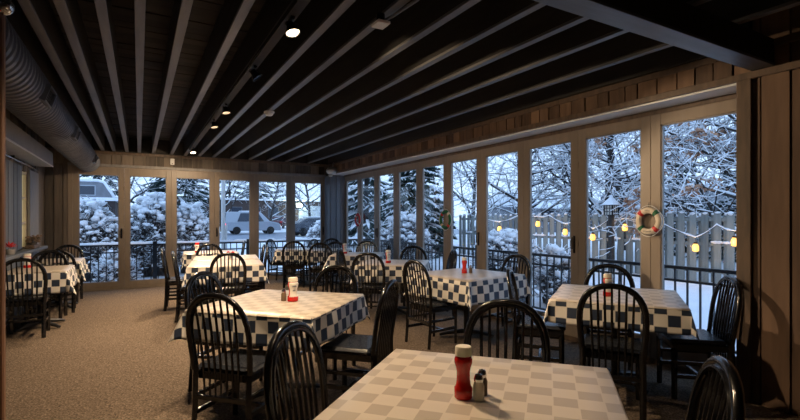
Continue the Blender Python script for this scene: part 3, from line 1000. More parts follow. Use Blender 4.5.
# ------------------------------------------------------------------ ring wreaths on the door frames
def ring_wreath(loc, rz, R, rr, mats, lab, letters=True):
    r = empty('ring_wreath', loc, rz)
    n = 48
    segs = {'body': [], 'band_a': [], 'band_b': []}
    m = MB(); pts = [(R * math.cos(2 * PI * k / n), 0, R * math.sin(2 * PI * k / n)) for k in range(n + 1)]
    m.tube(pts, rr, 12, cap=False, flat=.75, up=(0, 1, 0)); m.build('ring', mats[0], r, smooth='all')
    for q in range(4):
        c = PI / 4 + q * PI / 2
        m = MB(); pp = [(R * math.cos(c + d), 0, R * math.sin(c + d)) for d in (-.17, -.085, 0, .085, .17)]
        m.tube(pp, rr * 1.06, 12, cap=True, flat=.76, up=(0, 1, 0))
        m.build('band', mats[1] if q % 2 else mats[2], r, smooth='all')
    m = MB(); pts = []
    for k in range(n + 1):
        a = 2 * PI * k / n
        ro = R + rr + .006 + .012 * abs(math.sin(2 * a + PI / 2)) ** 1.5
        pts.append((ro * math.cos(a), 0, ro * math.sin(a)))
    m.tube(pts, .004, 6, cap=False); m.build('cord', M['rope'], r, smooth='all')
    m = MB(); m.tube([(0, 0, R + rr), (0, .01, R + rr + .05)], .003, 5); m.build('hanger', M['black_metal'], r)
    if letters:
        m = MB()
        for sgn, cnt in ((1, 4), (-1, 6)):
            for k in range(cnt):
                a = sgn * PI / 2 + (k - (cnt - 1) / 2) * .13
                for (dx, dz, wx, wz) in ((0, 0, .0012, .0055), (.0035, .0045, .003, .0011), (.0035, -.0045, .003, .0011)):
                    mm = Matrix.Translation((R * math.cos(a), -rr * .78, R * math.sin(a))) @ Matrix.Rotation(-(a - sgn * PI / 2), 4, 'Y')
                    m.box(dx - wx, dx + wx, -.0008, .0004, dz - wz, dz + wz, mm)
        m.build('lettering', M['text'], r)
    tag(r, lab, 'wreath', 'ring wreaths on the window frames')
    return r


ring_wreath((XR - .065, 2.665 + .05, 1.395), -PI / 2, .104, .030, (M['ring'], M['red_matte'], M['green_matte']), 'cream life ring with red and green bands on the nearest window frame')
ring_wreath((XR - .055, 6.16, 1.40), -PI / 2, .13, .026, (M['green_matte'], M['red_matte'], M['ring']), 'dark green and red ring wreath on the middle window frame', False)
ring_wreath((XR - .055, 9.61, 1.39), -PI / 2, .12, .028, (M['red_matte'], M['ring'], M['red_matte']), 'mostly red ring wreath on the farthest right window frame', False)

# ------------------------------------------------------------------ outside: ground, deck, railing
def gz(x, y):
    """ground height outside"""
    d = max(0, y - 13.0)
    z = -.28 + (.30 * min(1, d / 25)) + .010 * max(0, d - 25)
    e = max(0, x - 6.3)
    if y < 40: z = max(z, -.28 + .30 * min(1, e / 3.5))
    return z


def grid_ground(x0, x1, y0, y1, nx, ny, skip, amp=.03):
    vs, fs = [], []
    for j in range(ny + 1):
        for i in range(nx + 1):
            x = x0 + (x1 - x0) * i / nx; y = y0 + (y1 - y0) * (j / ny) ** 1.6
            z = gz(x, y)
            if not skip(x, y): z += random.uniform(-amp, amp)
            else: z = -.45
            vs.append((x, y, z))
    for j in range(ny):
        for i in range(nx): fs.append((j * (nx + 1) + i, j * (nx + 1) + i + 1, (j + 1) * (nx + 1) + i + 1, (j + 1) * (nx + 1) + i))
    m = MB(); m.add(vs, fs)
    return m


g = grid_ground(-40, 80, -10, 140, 120, 110, lambda x, y: x < 6.2 and y < 12.8)
struct(g.build('ground', M['snow'], smooth='all'), 'snow covered ground outside')
struct(MB().box(4.53, 6.1, -3, 12.6, -.30, -.20).box(-6, 6.1, 10.99, 12.6, -.30, -.20).build('path', M['snow']), 'snow covered deck outside the glass panels')
m = MB()
vs, fs = [], []
for k in range(25):
    x = -60 + 6 * k
    for y in (31.0, 44.0): vs.append((x, y, gz(0, y) + .035))
for k in range(24): fs.append((2 * k, 2 * k + 2, 2 * k + 3, 2 * k + 1))
m.add(vs, fs)
struct(m.build('road', M['asphalt']), 'slushy grey road')

RZ = .82


def railing(a, b, lab, posts=(), snow=True):
    a, b = Vector(a), Vector(b)
    L = (b - a).length; ang = math.atan2(b.y - a.y, b.x - a.x)
    t = tag(empty('deck_railing', a, ang), lab, 'railing', 'deck railings outside')
    MB().box(0, L, -.03, .03, RZ - .04, RZ).build('top_rail', M['rail'], t)
    m = MB(); m.box(0, L, -.018, .018, RZ - .20, RZ - .17); m.box(0, L, -.018, .018, -.13, -.10)
    m.build('rail', M['rail'], t)
    for x in posts:
        MB().box(x - .045, x + .045, -.045, .045, -.2, RZ + .06).build('post', M['rail'], t)
    m = MB(); n = int(L / .15)
    for k in range(1, n):
        x = k * L / n
        m.box(x - .010, x + .010, -.010, .010, -.13, RZ - .04)
    m.build('balusters', M['rail'], t)
    if snow:
        m = MB(); n = int(L / .10); vs, fs = [], []
        for k in range(n + 1):
            x = L * k / n; h = .035 + .03 * random.random()
            vs += [(x, -.035, RZ), (x, -.02, RZ + h * .8), (x, .02, RZ + h), (x, .035, RZ)]
        for k in range(n):
            for q in range(3): fs.append((k * 4 + q, k * 4 + 4 + q, k * 4 + 5 + q, k * 4 + 1 + q))
        m.add(vs, fs); m.build('snow_cap', M['snow'], t, smooth='all')
    return t


railing((-5.9, 12.45, 0), (5.95, 12.45, 0), 'black deck railing with snow on it outside the back windows', (1.9, 4.07, 6.23, 8.39, 10.55, 11.8), True)
railing((5.95, 12.45, 0), (5.95, .8, 0), 'black deck railing outside the right windows', (1.5, 5.16, 8.80, 11.6), False)
t = tag(empty('white_post', (2.03, 13.5, 0)), 'white round post standing in the snow behind the back railing', 'post')
MB().lathe([(.055, -.35), (.055, 3.1)], n=16).build('post', M['white'], t, smooth=True)
m = MB(); m.tube([(.07, -.02, -.3), (.07, -.02, 1.25)], .035, 8); m.build('downpipe', M['white'], t)


# ------------------------------------------------------------------ vegetation
def seg_tree(base, h, trunk_r, seed, spread=1.0, levels=4, first=.22, snow_k=1.0, droop=.0, nb=(5, 4, 4, 3), leafy=None, lean=(0, 0), ratio=.62, up=.35):
    rnd = random.Random(seed)
    wood, snow, leaf = MB(), MB(), MB()

    def branch(p, d, length, r, lv):
        n = 5 if lv == 0 else (4 if lv == 1 else 3)
        pts = [p]; rs = [r]; q = p; dd = d.copy()
        for k in range(n):
            j = .13 if lv == 0 else .30
            dd = (dd + Vector((rnd.uniform(-j, j), rnd.uniform(-j, j), rnd.uniform(-j, j) + (.05 if lv else 0) - droop * (lv > 1)))).normalized()
            q = q + dd * length / n
            pts.append(q); rs.append(max(.004, r * (1 - .75 * (k + 1) / n)))
        wood.tube(pts, rs, 6 if lv == 0 else (5 if lv == 1 else 3), cap=False)
        # snow lying on top of slanting wood
        if lv > 0:
            for k in range(n):
                s = pts[k + 1] - pts[k]
                if abs(s.normalized().z) < .86 and rnd.random() < .92 * snow_k:
                    th = max(.010, rs[k] * .65) * rnd.uniform(.7, 1.6)
                    off = Vector((0, 0, rs[k] * .6 + th * .5))
                    snow.tube([pts[k] + off, (pts[k] + pts[k + 1]) / 2 + off * 1.15, pts[k + 1] + off * .9], [th * .8, th * 1.15, th * .7], 4, cap=False)
        if leafy and lv == levels - 1 and rnd.random() < .16:
            c0 = pts[rnd.randint(1, n)]
            snow.blob(c0 + Vector((0, 0, .10)), .09, .09, .05, 6, 4, .3)
            for _ in range(40):
                if True:
                    c = c0 + Vector((rnd.gauss(0, .11), rnd.gauss(0, .11), rnd.gauss(0, .08)))
                    a = Vector((rnd.uniform(-1, 1), rnd.uniform(-1, 1), rnd.uniform(-1, 1))).normalized() * rnd.uniform(.05, .09)
                    b = a.orthogonal().normalized() * .045
                    leaf.add([c - a, c - b, c + a, c + b], [(0, 1, 2, 3)])
        if lv < levels:
            cnt = nb[min(lv, len(nb) - 1)] * (2 if lv == 0 else 1)
            for k in range(cnt):
                tt = first + (1 - first) * (k + rnd.random() * .8) / cnt if lv == 0 else .25 + .75 * (k + rnd.random()) / cnt
                tt = min(.99, tt)
                i = min(n - 1, int(tt * n)); f = tt * n - i
                bp = pts[i].lerp(pts[i + 1], f)
                base_d = (pts[i + 1] - pts[i]).normalized()
                side = base_d.orthogonal().normalized()
                side.rotate(Matrix.Rotation(rnd.uniform(0, 2 * PI), 3, base_d))
                nd = (base_d * (.45 if lv else .35) + side * spread * (1.0 if lv else 1.1) + Vector((0, 0, up if lv < 2 else 0))).normalized()
                branch(bp, nd, length * ratio * rnd.uniform(.75, 1.15) * (1 - .35 * tt if lv == 0 else 1), rs[i] * rnd.uniform(.45, .62), lv + 1)
    branch(Vector((0, 0, -.2)), Vector((lean[0], lean[1], 1)).normalized(), h, trunk_r, 0)
    return wood, snow, leaf


def bare_tree(x, y, h, r, seed, lab, group='snow laden bare trees', **kw):
    t = tag(empty('bare_tree', (x, y, gz(x, y))), lab, 'tree', group)
    w, s, l = seg_tree(None, h, r, seed, **kw)
    w.build('trunk_and_branches', M['bark'], t, smooth='all')
    s.build('snow_on_branches', M['snow'], t, smooth='all')
    if l.v: l.build('leaves', M['leaf'], t)
    return t


def conifer(x, y, h, R, seed, lab, tiers=16, z_first=.8, group='snow laden conifers', per=11, detail=2, sk=.5):
    rnd = random.Random(seed)
    t = tag(empty('conifer_tree', (x, y, gz(x, y))), lab, 'tree', group)
    MB().tube([(0, 0, -.2), (0, 0, h * .5), (0, 0, h)], [h * .022, h * .014, .02], 7).build('trunk', M['bark'], t, smooth='all')
    g, s = MB(), MB()
    for i in range(tiers):
        f = i / (tiers - 1)
        z = z_first + (h - z_first) * f
        L = R * (1 - f) ** .85 + .12
        for k in range(max(5, int(per * (1 - .5 * f)))):
            a = rnd.uniform(0, 2 * PI)
            d = Vector((math.cos(a), math.sin(a), 0))
            side = Vector((-d.y, d.x, 0))
            ln = L * rnd.uniform(.7, 1.1)
            dr = rnd.uniform(.25, .5)
            pts = [Vector((0, 0, z)) + d * ln * q + Vector((0, 0, -dr * ln * q ** 1.5 + .12 * ln * q)) for q in (0.05, .35, .65, 1.0)]
            g.tube(pts, [.03, .05 + .03 * ln, .04 + .025 * ln, .01], 4, cap=False, flat=.6)
            if rnd.random() < sk + .2: s.tube([p + Vector((0, 0, .035 + .012 * ln)) for p in pts[1:]], [.03 + .03 * ln, .035 + .035 * ln, .012], 4, cap=False, flat=.5)
            for q in range(detail * 2 + 2):
                u = .25 + .7 * (q // 2) / (detail + .5)
                bp = pts[0].lerp(pts[-1], u) + Vector((0, 0, .04))
                sd = (d * .7 + side * (1 if q % 2 else -1)).normalized()
                sl = ln * .34 * (1.15 - u)
                e = bp + sd * sl + Vector((0, 0, -sl * .45))
                g.tube([bp, (bp + e) / 2 + Vector((0, 0, .02)), e], [.02 + .02 * ln, .035 + .02 * ln, .01], 3, cap=False)
                if rnd.random() < sk:
                    o = Vector((0, 0, .035 + .01 * ln))
                    s.tube([bp + o, (bp + e) / 2 + o + Vector((0, 0, .01)), e + o * .6], [.02 + .012 * ln, .03 + .018 * ln, .008], 3, cap=False)
    g.build('needle_boughs', M['needles'], t, smooth='all')
    s.build('snow_on_boughs', M['snow'], t, smooth='all')
    return t


def snowy_shrub(x, y, w, h, seed, lab, dens=1.0, group='snow covered shrubs'):
    """twiggy round shrub with snow pillows on its outer twigs"""
    rnd = random.Random(seed)
    z0 = gz(x, y)
    t = tag(empty('snowy_shrub', (x, y, z0)), lab, 'shrub', group)
    tw, s = MB(), MB()
    for k in range(int(300 * dens)):
        a = rnd.uniform(0, 2 * PI); el = rnd.uniform(.0, 1.0)
        b = Vector((rnd.uniform(-.25, .25) * w, rnd.uniform(-.25, .25) * w, 0))
        rad = w * .5 * (1 - max(0, el - .35) ** 2 * 2.1) ** .5
        e = Vector((math.cos(a) * rad, math.sin(a) * rad, h * (.10 + .90 * el) * rnd.uniform(.9, 1.04)))
        if el > .72: e.x *= rnd.random() ** .5; e.y *= rnd.random() ** .5
        mid = b.lerp(e, .5) + Vector((rnd.uniform(-.1, .1), rnd.uniform(-.1, .1), .12 * h))
        tw.tube([b, mid, e], [.020, .014, .006], 3, cap=False)
        for q in range(7):
            f = rnd.uniform(.2, 1)
            p0 = mid.lerp(e, f)
            e2 = p0 + Vector((rnd.uniform(-.22, .22), rnd.uniform(-.22, .22), rnd.uniform(-.06, .20)))
            tw.tube([p0, e2], [.009, .004], 3, cap=False)
            if rnd.random() < .55:
                o = Vector((0, 0, .012)); th = rnd.uniform(.005, .014)
                s.tube([p0 + o, (p0 + e2) / 2 + o * 1.3, e2 + o], [th * .6, th, th * .8], 3, cap=False)
            if rnd.random() < .16: s.blob(e2, rnd.uniform(.02, .05), rnd.uniform(.02, .05), rnd.uniform(.015, .03), 5, 3, .3)
        if (el > .5 and rnd.random() < .9) or rnd.random() < .2:
            rr = rnd.uniform(.045, .105) * (.5 + .8 * el * el)
            s.blob(e + Vector((0, 0, rr * .2)), rr * 1.15, rr * 1.15, rr * .8, 7, 4, .32)
    tw.build('twigs', M['twig'], t, smooth='all')
    s.build('snow_pillows', M['snow'], t, smooth='all')
    return t


# big shrubs behind the back railing
snowy_shrub(-1.25, 15.2, 1.95, 2.15, 1, 'snow covered shrub outside the leftmost back window', 1.5)
snowy_shrub(.38, 15.4, 1.75, 2.35, 2, 'tallest snow covered shrub, outside the second back window', 1.5)
snowy_shrub(1.42, 15.6, 1.15, 2.1, 3, 'snow covered shrub seen in the third back window beside the white post', 1.2)
snowy_shrub(-3.0, 15.6, 1.7, 2.0, 4, 'snow covered shrub at the far left behind the back railing', 1.0)
snowy_shrub(-.5, 13.7, .8, .8, 5, 'low twiggy shrub just behind the back railing', .7)
snowy_shrub(6.9, 18.8, 1.4, 1.5, 6, 'sparse twiggy shrub outside the rightmost back window', .6)
# by the right-hand railing and the fence
snowy_shrub(8.8, 9.6, 1.7, 1.12, 8, 'rounded snow mound shrub in front of the fence', 1.3)
snowy_shrub(7.0, 6.2, .8, 1.05, 9, 'small snowy shrub just beyond the right railing', .6)
snowy_shrub(7.2, 12.4, 1.6, 1.7, 10, 'large snow covered shrub below the big conifer', 1.3)

# conifers and bare trees to the right
conifer(9.4, 15.4, 6.5, 1.8, 21, 'large dark conifer with snow close outside the far right windows', tiers=26, z_first=.3, per=20, detail=4, sk=.42)
conifer(10.2, 21.5, 7.5, 2.2, 22, 'tall snowy conifer behind the large dark one', tiers=18, z_first=.5, per=13)
conifer(12.6, 26.5, 7.0, 1.9, 23, 'slimmer snowy conifer farther back past the large one', tiers=18, z_first=.5)
bare_tree(13.7, 10.15, 6.6, .15, 31, 'bare snow laden tree with a thick trunk behind the fence', spread=1.15, levels=4, nb=(8, 6, 5, 3), first=.18)
bare_tree(13.2, 13.6, 6.0, .13, 32, 'bare snow laden tree behind the left end of the fence', spread=1.2, levels=4, nb=(8, 6, 4, 3), first=.15)
bare_tree(12.9, 5.6, 5.0, .12, 33, 'snow laden tree holding dead brown leaves behind the fence', spread=1.2, levels=4, nb=(9, 6, 5, 4), first=.16, leafy=3)
conifer(17.5, 7.6, 4.4, 1.7, 61, 'dark evergreen far behind the brown leaved tree', tiers=18, z_first=.4, per=16, sk=.3)
conifer(18.5, 10.2, 4.2, 1.8, 62, 'dark evergreen far behind the thick trunked tree', tiers=18, z_first=.4, per=16, sk=.3)
bare_tree(16.0, 4.6, 6.0, .14, 34, 'bare tree far behind the brown leaved tree', spread=1.1, levels=4, nb=(7, 5, 4, 3), first=.1)
bare_tree(15.0, 18.8, 6.5, .14, 35, 'bare snowy tree beside the conifers', spread=1.1, levels=4, nb=(7, 5, 4, 2), first=.1)
bare_tree(19, 13, 8.5, .2, 36, 'tall bare tree in the distance over the fence', spread=1.1, levels=4, nb=(7, 5, 4, 3), first=.1)
bare_tree(6.4, 3.5, 3.4, .035, 37, 'slim bare branches low outside the right windows', spread=1.0, levels=2, nb=(3, 2, 1), first=.2) if False else None
# trees beyond the back windows
conifer(3.0, 50, 13, 4.2, 41, 'far dark conifer behind the road, left one', tiers=16, z_first=2, per=14, sk=.25)
conifer(8.5, 90, 17, 5.5, 42, 'far dark conifer behind the long building', tiers=16, z_first=2, per=14, sk=.25)
conifer(20, 91, 16, 5.5, 43, 'far dark conifer to the right behind the long building', tiers=16, z_first=2, per=14, sk=.25)
conifer(-3.5, 56, 13, 4, 44, 'far dark conifer behind the grey house', tiers=16, z_first=1, per=14, sk=.25)
for q, (fx, fy, fh, fl) in enumerate([(4, 88, 13, 'left of'), (14.5, 89, 14, 'right of'), (25.5, 90, 13, 'beyond')]):
    conifer(fx, fy, fh, 5.0, 70 + q, 'far evergreen in the wood behind the long building, ' + ['leftmost', 'middle', 'rightmost'][q] + ' of three', tiers=13, z_first=2, per=10, sk=.25, group='far evergreen wood')
bare_tree(7.2, 48.5, 8.5, .18, 45, 'far bare snowy tree beside the parked cars', levels=4, nb=(7, 5, 4, 2), first=.15, snow_k=1.0)
bare_tree(12.2, 50, 8.0, .16, 46, 'far bare snowy tree in front of the long building', levels=4, nb=(7, 5, 4, 2), first=.12)
bare_tree(16.4, 49, 9.5, .18, 47, 'far bare snowy tree near the floodlight', levels=4, nb=(7, 5, 4, 2), first=.2)
bare_tree(-.8, 46, 10, .2, 48, 'far bare snowy tree above the tall shrub', levels=4, nb=(7, 5, 4, 2), first=.1)
bare_tree(-5.0, 44, 10, .2, 49, 'far bare snowy tree above the grey house', levels=4, nb=(7, 5, 4, 2), first=.1)
bare_tree(22.5, 50, 9, .2, 50, 'far bare snowy tree at the right of the road', levels=4, nb=(7, 5, 4, 2), first=.1)

# ------------------------------------------------------------------ fence
t = tag(empty('picket_fence', (11, 3.0, 0)), 'long weathered grey shadowbox picket fence with snow on top', 'fence')
m = MB(); sn = MB()
y = 0; k = 0
while y < 11.6:
    fr = k % 2 == 0
    xo = -.045 if fr else .03
    h = (1.55 if fr else 1.50) + random.uniform(-.025, .025)
    w_ = .145 if fr else .085
    m.box(xo, xo + .02, y - w_ / 2, y + w_ / 2, -.02, h)
    sn.blob((xo + .01, y, h), .035, w_ * .5, random.uniform(.025, .05), 6, 3, .25)
    y += .128; k += 1
m.build('pickets', M['fence'], t)
sn.build('snow_caps', M['snow'], t, smooth='all')
for z in (.25, .85, 1.40):
    MB().box(-.022, .028, 0, 11.6, z - .04, z + .04, r=.5).build('cross_rail', M['fence'], t)
m = MB()
for q in range(48):
    yy = random.uniform(0, 11.2)
    m.blob((-.06, yy, .90), .05, .12, .035, 6, 3, .2)
m.build('snow_on_rails', M['snow'], t, smooth='all')
for q in range(5):
    MB().box(.03, .12, q * 2.85, q * 2.85 + .09, -.1, 1.5, r=.3).build('post', M['fence'], t)
# lanterns on a drooping wire with snow
LANT = [(10.72, 12.0, 1.10), (10.72, 10.26, 1.28), (10.72, 9.21, 1.06), (10.72, 8.28, .94), (10.72, 7.33, 1.22), (10.72, 5.63, .80), (10.72, 4.86, .96)]
t = tag(empty('light_string', (10.72, 0, 0)), 'snow covered wire swagged in front of the fence', 'string of lights')
ww, sn = MB(), MB()
ys = [13.2, 12.0, 11.1, 10.26, 9.8, 9.21, 8.7, 8.28, 7.8, 7.33, 6.5, 5.63, 5.2, 4.86, 4.4, 3.8]
zs = [1.5, 1.29, 1.5, 1.47, 1.5, 1.25, 1.40, 1.13, 1.38, 1.41, 1.36, .99, 1.28, 1.15, 1.35, 1.3]
pts = []
for k in range(len(ys) - 1):
    for q in range(5):
        f = q / 5
        pts.append(Vector((0, ys[k] + (ys[k + 1] - ys[k]) * f, zs[k] + (zs[k + 1] - zs[k]) * f - .03 * math.sin(PI * f))))
ww.tube(pts, .007, 5); ww.build('wire', M['rail'], t)
sn.tube([p + Vector((0, 0, .02)) for p in pts], [random.uniform(.006, .03) for _ in pts], 5)
sn.build('snow_on_wire', M['snow'], t, smooth='all')
names = ['hanging amber lantern farthest left on the fence wire', 'hanging amber lantern second from the left on the fence wire',
         'hanging amber lantern third from the left on the fence wire', 'low dim amber lantern left of the lamp post lantern',
         'amber lantern right below the snow roofed lamp post', 'hanging amber lantern in the lowest swag of the right window',
         'hanging amber lantern beside the plank pier']
for (x, y, z), nm in zip(LANT, names):
    t = tag(empty('hanging_lantern', (x, y, z)), nm, 'lantern', 'amber lanterns on the fence wire')
    t.scale = (1.35, 1.35, 1.35)
    s_ = MB().lathe([(.03, -.085), (.048, -.07), (.05, 0), (.035, .035), (.03, .045)], n=14).build('jar', M['amber'], t, smooth=True)
    MB().lathe([(.035, .045), (.035, .06), (.02, .075), (.0, .08)], n=14, cap=False).build('cap', M['rail'], t, smooth=True)
    MB().tube([(0, 0, .075), (0, 0, .15)], .003, 4).build('hook', M['rail'], t)
    ld = bpy.data.lights.new('lantern_glow', 'POINT'); ld.energy = 1.6; ld.color = (1, .55, .15); ld.shadow_soft_size = .05
    lo = bpy.data.objects.new('lantern_glow', ld); lo.parent = t; lo.location = (-.12, 0, -.02); COL.objects.link(lo)

# snow-roofed lantern on a post, birdhouse
px, py = 10.3, 7.42
t = tag(empty('post_lantern', (px, py, 0)), 'square lattice lantern with snow roof on a post before the fence', 'lantern')
MB().box(-.05, .05, -.05, .05, -.1, 1.50, r=.4).build('post', M['bark'], t)
m = MB()
for k in range(4):
    for (a, b) in ((-.115, -.115), (-.115, .115), (.115, -.115), (.115, .115)):
        m.box(a - .012, a + .012, b - .012, b + .012, 1.50, 1.76)
for z in (1.50, 1.585, 1.67, 1.745):
    m.box(-.12, .12, -.125, -.11, z, z + .014); m.box(-.12, .12, .11, .125, z, z + .014); m.box(-.125, -.11, -.12, .12, z, z + .014); m.box(.11, .125, -.12, .12, z, z + .014)
for o_ in (-.04, .04):
    m.box(o_ - .006, o_ + .006, -.123, -.112, 1.5, 1.76); m.box(-.123, -.112, o_ - .006, o_ + .006, 1.5, 1.76)
m.build('lantern_frame', M['rail'], t)
MB().box(-.105, .105, -.105, .105, 1.51, 1.75).build('lantern_panes', M['label'], t)
MB().lathe([(.24, 1.76), (.20, 1.80), (.06, 1.93), (.03, 2.0), (.0, 2.02)], n=4, cap=False, mat=Matrix.Rotation(PI / 4, 4, 'Z')).build('snow_roof', M['snow'], t)
t = tag(empty('birdhouse', (10.9, 6.62, 0)), 'small brown birdhouse above the fence behind the life ring', 'birdhouse')
MB().box(-.03, .03, -.03, .03, 0, 1.50).build('post', M['bark'], t)
MB().box(-.11, .11, -.15, .15, 1.50, 1.68).build('house', M['brick'], t)
m = MB(); m.add([(-.15, -.19, 1.66), (.15, -.19, 1.66), (.15, 0, 1.80), (-.15, 0, 1.80), (.15, .19, 1.66), (-.15, .19, 1.66)], [(0, 1, 2, 3), (3, 2, 4, 5), (0, 3, 5), (1, 4, 2), (0, 5, 4, 1)])
m.build('snowy_roof', M['snow'], t)


# ------------------------------------------------------------------ houses and the long building
def house(x0, x1, y0, y1, z0, zw, zr, lab, mat='siding_out', wins=(), roof='snow', ridge='x', name='house'):
    t = tag(empty(name, ((x0 + x1) / 2, (y0 + y1) / 2, z0)), lab, 'building')
    ox, oy = t.location.x, t.location.y
    MB().box(x0 - ox, x1 - ox, y0 - oy, y1 - oy, -.3, zw - z0).build('walls', M[mat], t)
    o = .35
    a, b, c, d = x0 - ox - o, x1 - ox + o, y0 - oy - o, y1 - oy + o
    zz, zt = zw - z0, zr - z0
    if ridge == 'x':
        vs = [(a, c, zz), (b, c, zz), (b, d, zz), (a, d, zz), (a + o, 0, zt), (b - o, 0, zt)]
        fs = [(0, 1, 5, 4), (1, 2, 5), (2, 3, 4, 5), (3, 0, 4), (3, 2, 1, 0)]
    else:
        vs = [(a, c, zz), (b, c, zz), (b, d, zz), (a, d, zz), (0, c + o, zt), (0, d - o, zt)]
        fs = [(0, 1, 4), (1, 2, 5, 4), (2, 3, 5), (3, 0, 4, 5), (3, 2, 1, 0)]
    m = MB(); m.add(vs, fs); m.build('snowy_roof', M[roof], t)
    MB().box(a, b, c, c + .08, zz - .18, zz + .02).build('eave', M['snow'], t)
    for (wx0, wx1, wz0, wz1, wm) in wins:
        f = MB().box(wx0 - ox - .06, wx1 - ox + .06, y0 - oy - .05, y0 - oy, wz0 - z0 - .06, wz1 - z0 + .06).build('window', M['siding_out'] if mat != 'siding_out' else M['brick'], t)
        MB().box(wx0 - ox, wx1 - ox, y0 - oy - .07, y0 - oy - .05, wz0 - z0, wz1 - z0).build('pane', M[wm], f)
    return t


t = tag(empty('grey_cottage', (-4.2, 36, gz(0, 36))), 'grey cottage with a band of windows and snowy edges behind the left shrub', 'building')
MB().box(-4, 2.9, -2, 3, -.3, 2.55).build('lower_walls', M['brick'], t)
MB().box(-4.2, 3.2, -2.4, 3.2, 2.52, 2.72).build('eave_snow', M['snow'], t)
m = MB()
m.add([(-4, -1.6, 2.7), (2.75, -1.6, 2.7), (2.2, -1.6, 3.75), (-4, -1.6, 3.75), (-4, 2.6, 2.7), (2.75, 2.6, 2.7), (2.2, 2.6, 3.75), (-4, 2.6, 3.75)],
      [(0, 1, 2, 3), (1, 5, 6, 2), (5, 4, 7, 6), (4, 0, 3, 7), (3, 2, 6, 7)])
m.build('dormer', M['siding_out'], t)
m = MB(); m.tube([(-4, -1.6, 3.78), (2.0, -1.6, 3.80), (2.3, -1.6, 3.7), (2.85, -1.6, 2.75)], .09, 6); m.build('snow_edge', M['snow'], t, smooth='all')
for k in range(4):
    f = MB().box(-2.2 + k * 1.05, -1.3 + k * 1.05, -1.66, -1.58, 2.85, 3.5).build('window', M['car_white'], t)
    MB().box(-2.14 + k * 1.05, -1.36 + k * 1.05, -1.68, -1.66, 2.91, 3.44).build('pane', M['dark_glass'], f)

bl = house(1.0, 34, 68, 80, gz(0, 68), 4.2, 4.5, 'long low dark brick building with snow edged roof across the road', 'brick',
           wins=[(3.5 + 2.6 * k, 4.9 + 2.6 * k, 1.6, 3.0, 'dark_glass') for k in range(6)] + [(21.0, 25.0, .9, 3.3, 'car_white'), (26.0, 27.6, 1.4, 3.0, 'dark_glass')], name='long_building')
house(15.5, 22, 30, 36, gz(10, 30), 3.0, 4.3, 'pale house with snowy roof seen between the conifers and the fence', 'siding_out', wins=[(16.4, 17.6, 1.4, 2.4, 'room_glow')])
house(33, 45, 33, 40, .3, 2.6, 4.2, 'grey house with snowy roof over the fence', 'siding_out', wins=[(35, 36.5, 1.2, 2.2, 'dark_glass'), (39, 40.5, 1.2, 2.2, 'dark_glass')])
house(40, 56, 20, 30, .3, 3.6, 5.2, 'long grey house far beyond the fence', 'siding_out', wins=[(42, 44, 1.6, 2.8, 'dark_glass'), (47, 49, 1.6, 2.8, 'dark_glass')])

# flood light on the long building, low lamp, sign
t = tag(empty('flood_light', (20.8, 67.1, 3.35)), 'bright floodlight on the long building across the road', 'lamp')
MB().blob((0, 0, 0), .45, .15, .35, 12, 8, 0).build('lens', M['flood'], t, smooth='all')
MB().box(-.5, .5, .1, .9, -.1, .45).build('housing', M['rail'], t)
ld = bpy.data.lights.new('flood_glow', 'POINT'); ld.energy = 200; ld.color = (.85, 1, .75); ld.shadow_soft_size = .3
lo = bpy.data.objects.new('flood_glow', ld); lo.parent = t; lo.location = (0, -.8, 0); COL.objects.link(lo)
t = tag(empty('bollard_light', (9.05, 24.5, gz(9, 24.5))), 'low bright bollard light in the snow near the far corner', 'lamp')
MB().lathe([(.06, -.1), (.06, .62)], n=12).build('post', M['rail'], t)
MB().blob((0, 0, .70), .10, .10, .09, 12, 8, 0).build('lens', M['flood'], t, smooth='all')
t = tag(empty('lit_sign', (13.0, 62, gz(0, 62))), 'low red lit sign board beyond the road', 'sign')
MB().box(-.9, .9, -.08, .08, 1.75, 2.05).build('sign_board', M['sign_red'], t)
m = MB(); m.box(-.9, -.8, -.05, .05, -.2, 1.75); m.box(.8, .9, -.05, .05, -.2, 1.75); m.build('legs', M['rail'], t)


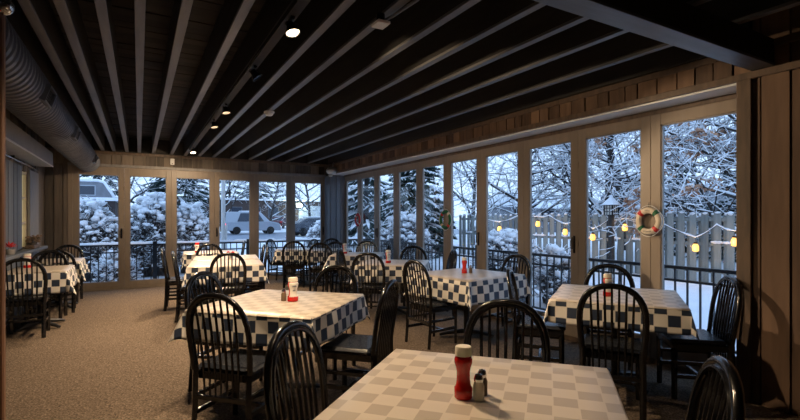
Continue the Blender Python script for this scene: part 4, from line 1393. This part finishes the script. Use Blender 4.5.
def car(x, y, ang, paint, lab, van=False, rear_lit=False):
    z = gz(0, y) + (.04 if 31 < y < 44 else 0)
    t = tag(empty('parked_car' if not rear_lit else 'car', (x, y, z), math.radians(ang)), lab, 'car')
    H = 1.9 if van else 1.45
    prof = [(-2.2, .30), (-2.2, .85), (-2.05, 1.0), (-1.6, 1.02), (-1.15, H - .05), (.5, H), (1.2, 1.02), (2.0, .88), (2.2, .7), (2.2, .30)]
    if van: prof = [(-2.3, .3), (-2.3, 1.0), (-2.2, H - .05), (-1.9, H), (.6, H), (1.35, 1.1), (2.1, .95), (2.3, .75), (2.3, .3)]
    def W(zz): return .88 if zz < 1.05 else .88 - (zz - 1.05) * .35
    n = len(prof)
    vs = [(x_, -W(z_), z_) for x_, z_ in prof] + [(x_, W(z_), z_) for x_, z_ in prof]
    fs = [tuple(range(n)), tuple(range(n, 2 * n))[::-1]] + [(k, k + n, (k + 1) % n + n, (k + 1) % n) for k in range(n)]
    m = MB(); m.add(vs, fs); m.build('body', M[paint], t, bevel=.05)
    m = MB()
    for s in (-1, 1):
        y1 = s * (W(1.1) + .012); y2 = s * (W(H - .12) + .012)
        q = [(-1.35, y1, 1.08), (.85, y1, 1.08), (.42, y2, H - .12), (-1.05, y2, H - .12)]
        m.add(q, [(0, 1, 2, 3)])
    m.add([(-1.62 if not van else -2.31, -.7, 1.06), (-1.62 if not van else -2.31, .7, 1.06), (-1.19 if not van else -2.24, .6, H - .12), (-1.19 if not van else -2.24, -.6, H - .12)], [(0, 1, 2, 3)])
    m.build('windows', M['dark_glass'], t)
    for wx in (-1.4, 1.4):
        for s in (-1, 1):
            MB().lathe([(.2, -.1), (.32, -.1), (.33, 0), (.32, .1), (.2, .1)], (wx, s * .8, .33), 16, Matrix.Rotation(PI / 2, 4, 'X')).build('wheel', M['tyre'], t, smooth=True)
    xr = -2.3 if van else -2.2
    for s in (-1, 1):
        MB().rbox(xr - .02, xr + .04, s * .72 - .14, s * .72 + .14, .72, .9, .01).build('tail_light', M['tail'] if rear_lit else M['red_matte'], t)
        MB().rbox(-xr - .04, -xr + .02, s * .65 - .15, s * .65 + .15, .62, .76, .01).build('head_light', M['head'] if rear_lit else M['white'], t)
    MB().rbox(-1.0, .4, -.6, .6, H - .01, H + .09, .03).build('snow_on_roof', M['snow'], t)
    return t


car(8.5, 41.0, 0, 'car_white', 'white van with glowing red tail lights driving along the road', True, True)
car(12.6, 36.0, 0, 'car_dark', 'dark car with lit lamps farther along the road', False, True)
car(15.0, 56.5, 62, 'car_maroon', 'maroon parked car with snow on its roof', False)
car(12.2, 58.0, 62, 'car_white', 'white parked car beside the maroon one', False)
car(4.6, 57.0, 80, 'car_white', 'white parked car far left near the long building', False)

bpy.context.view_layer.update()
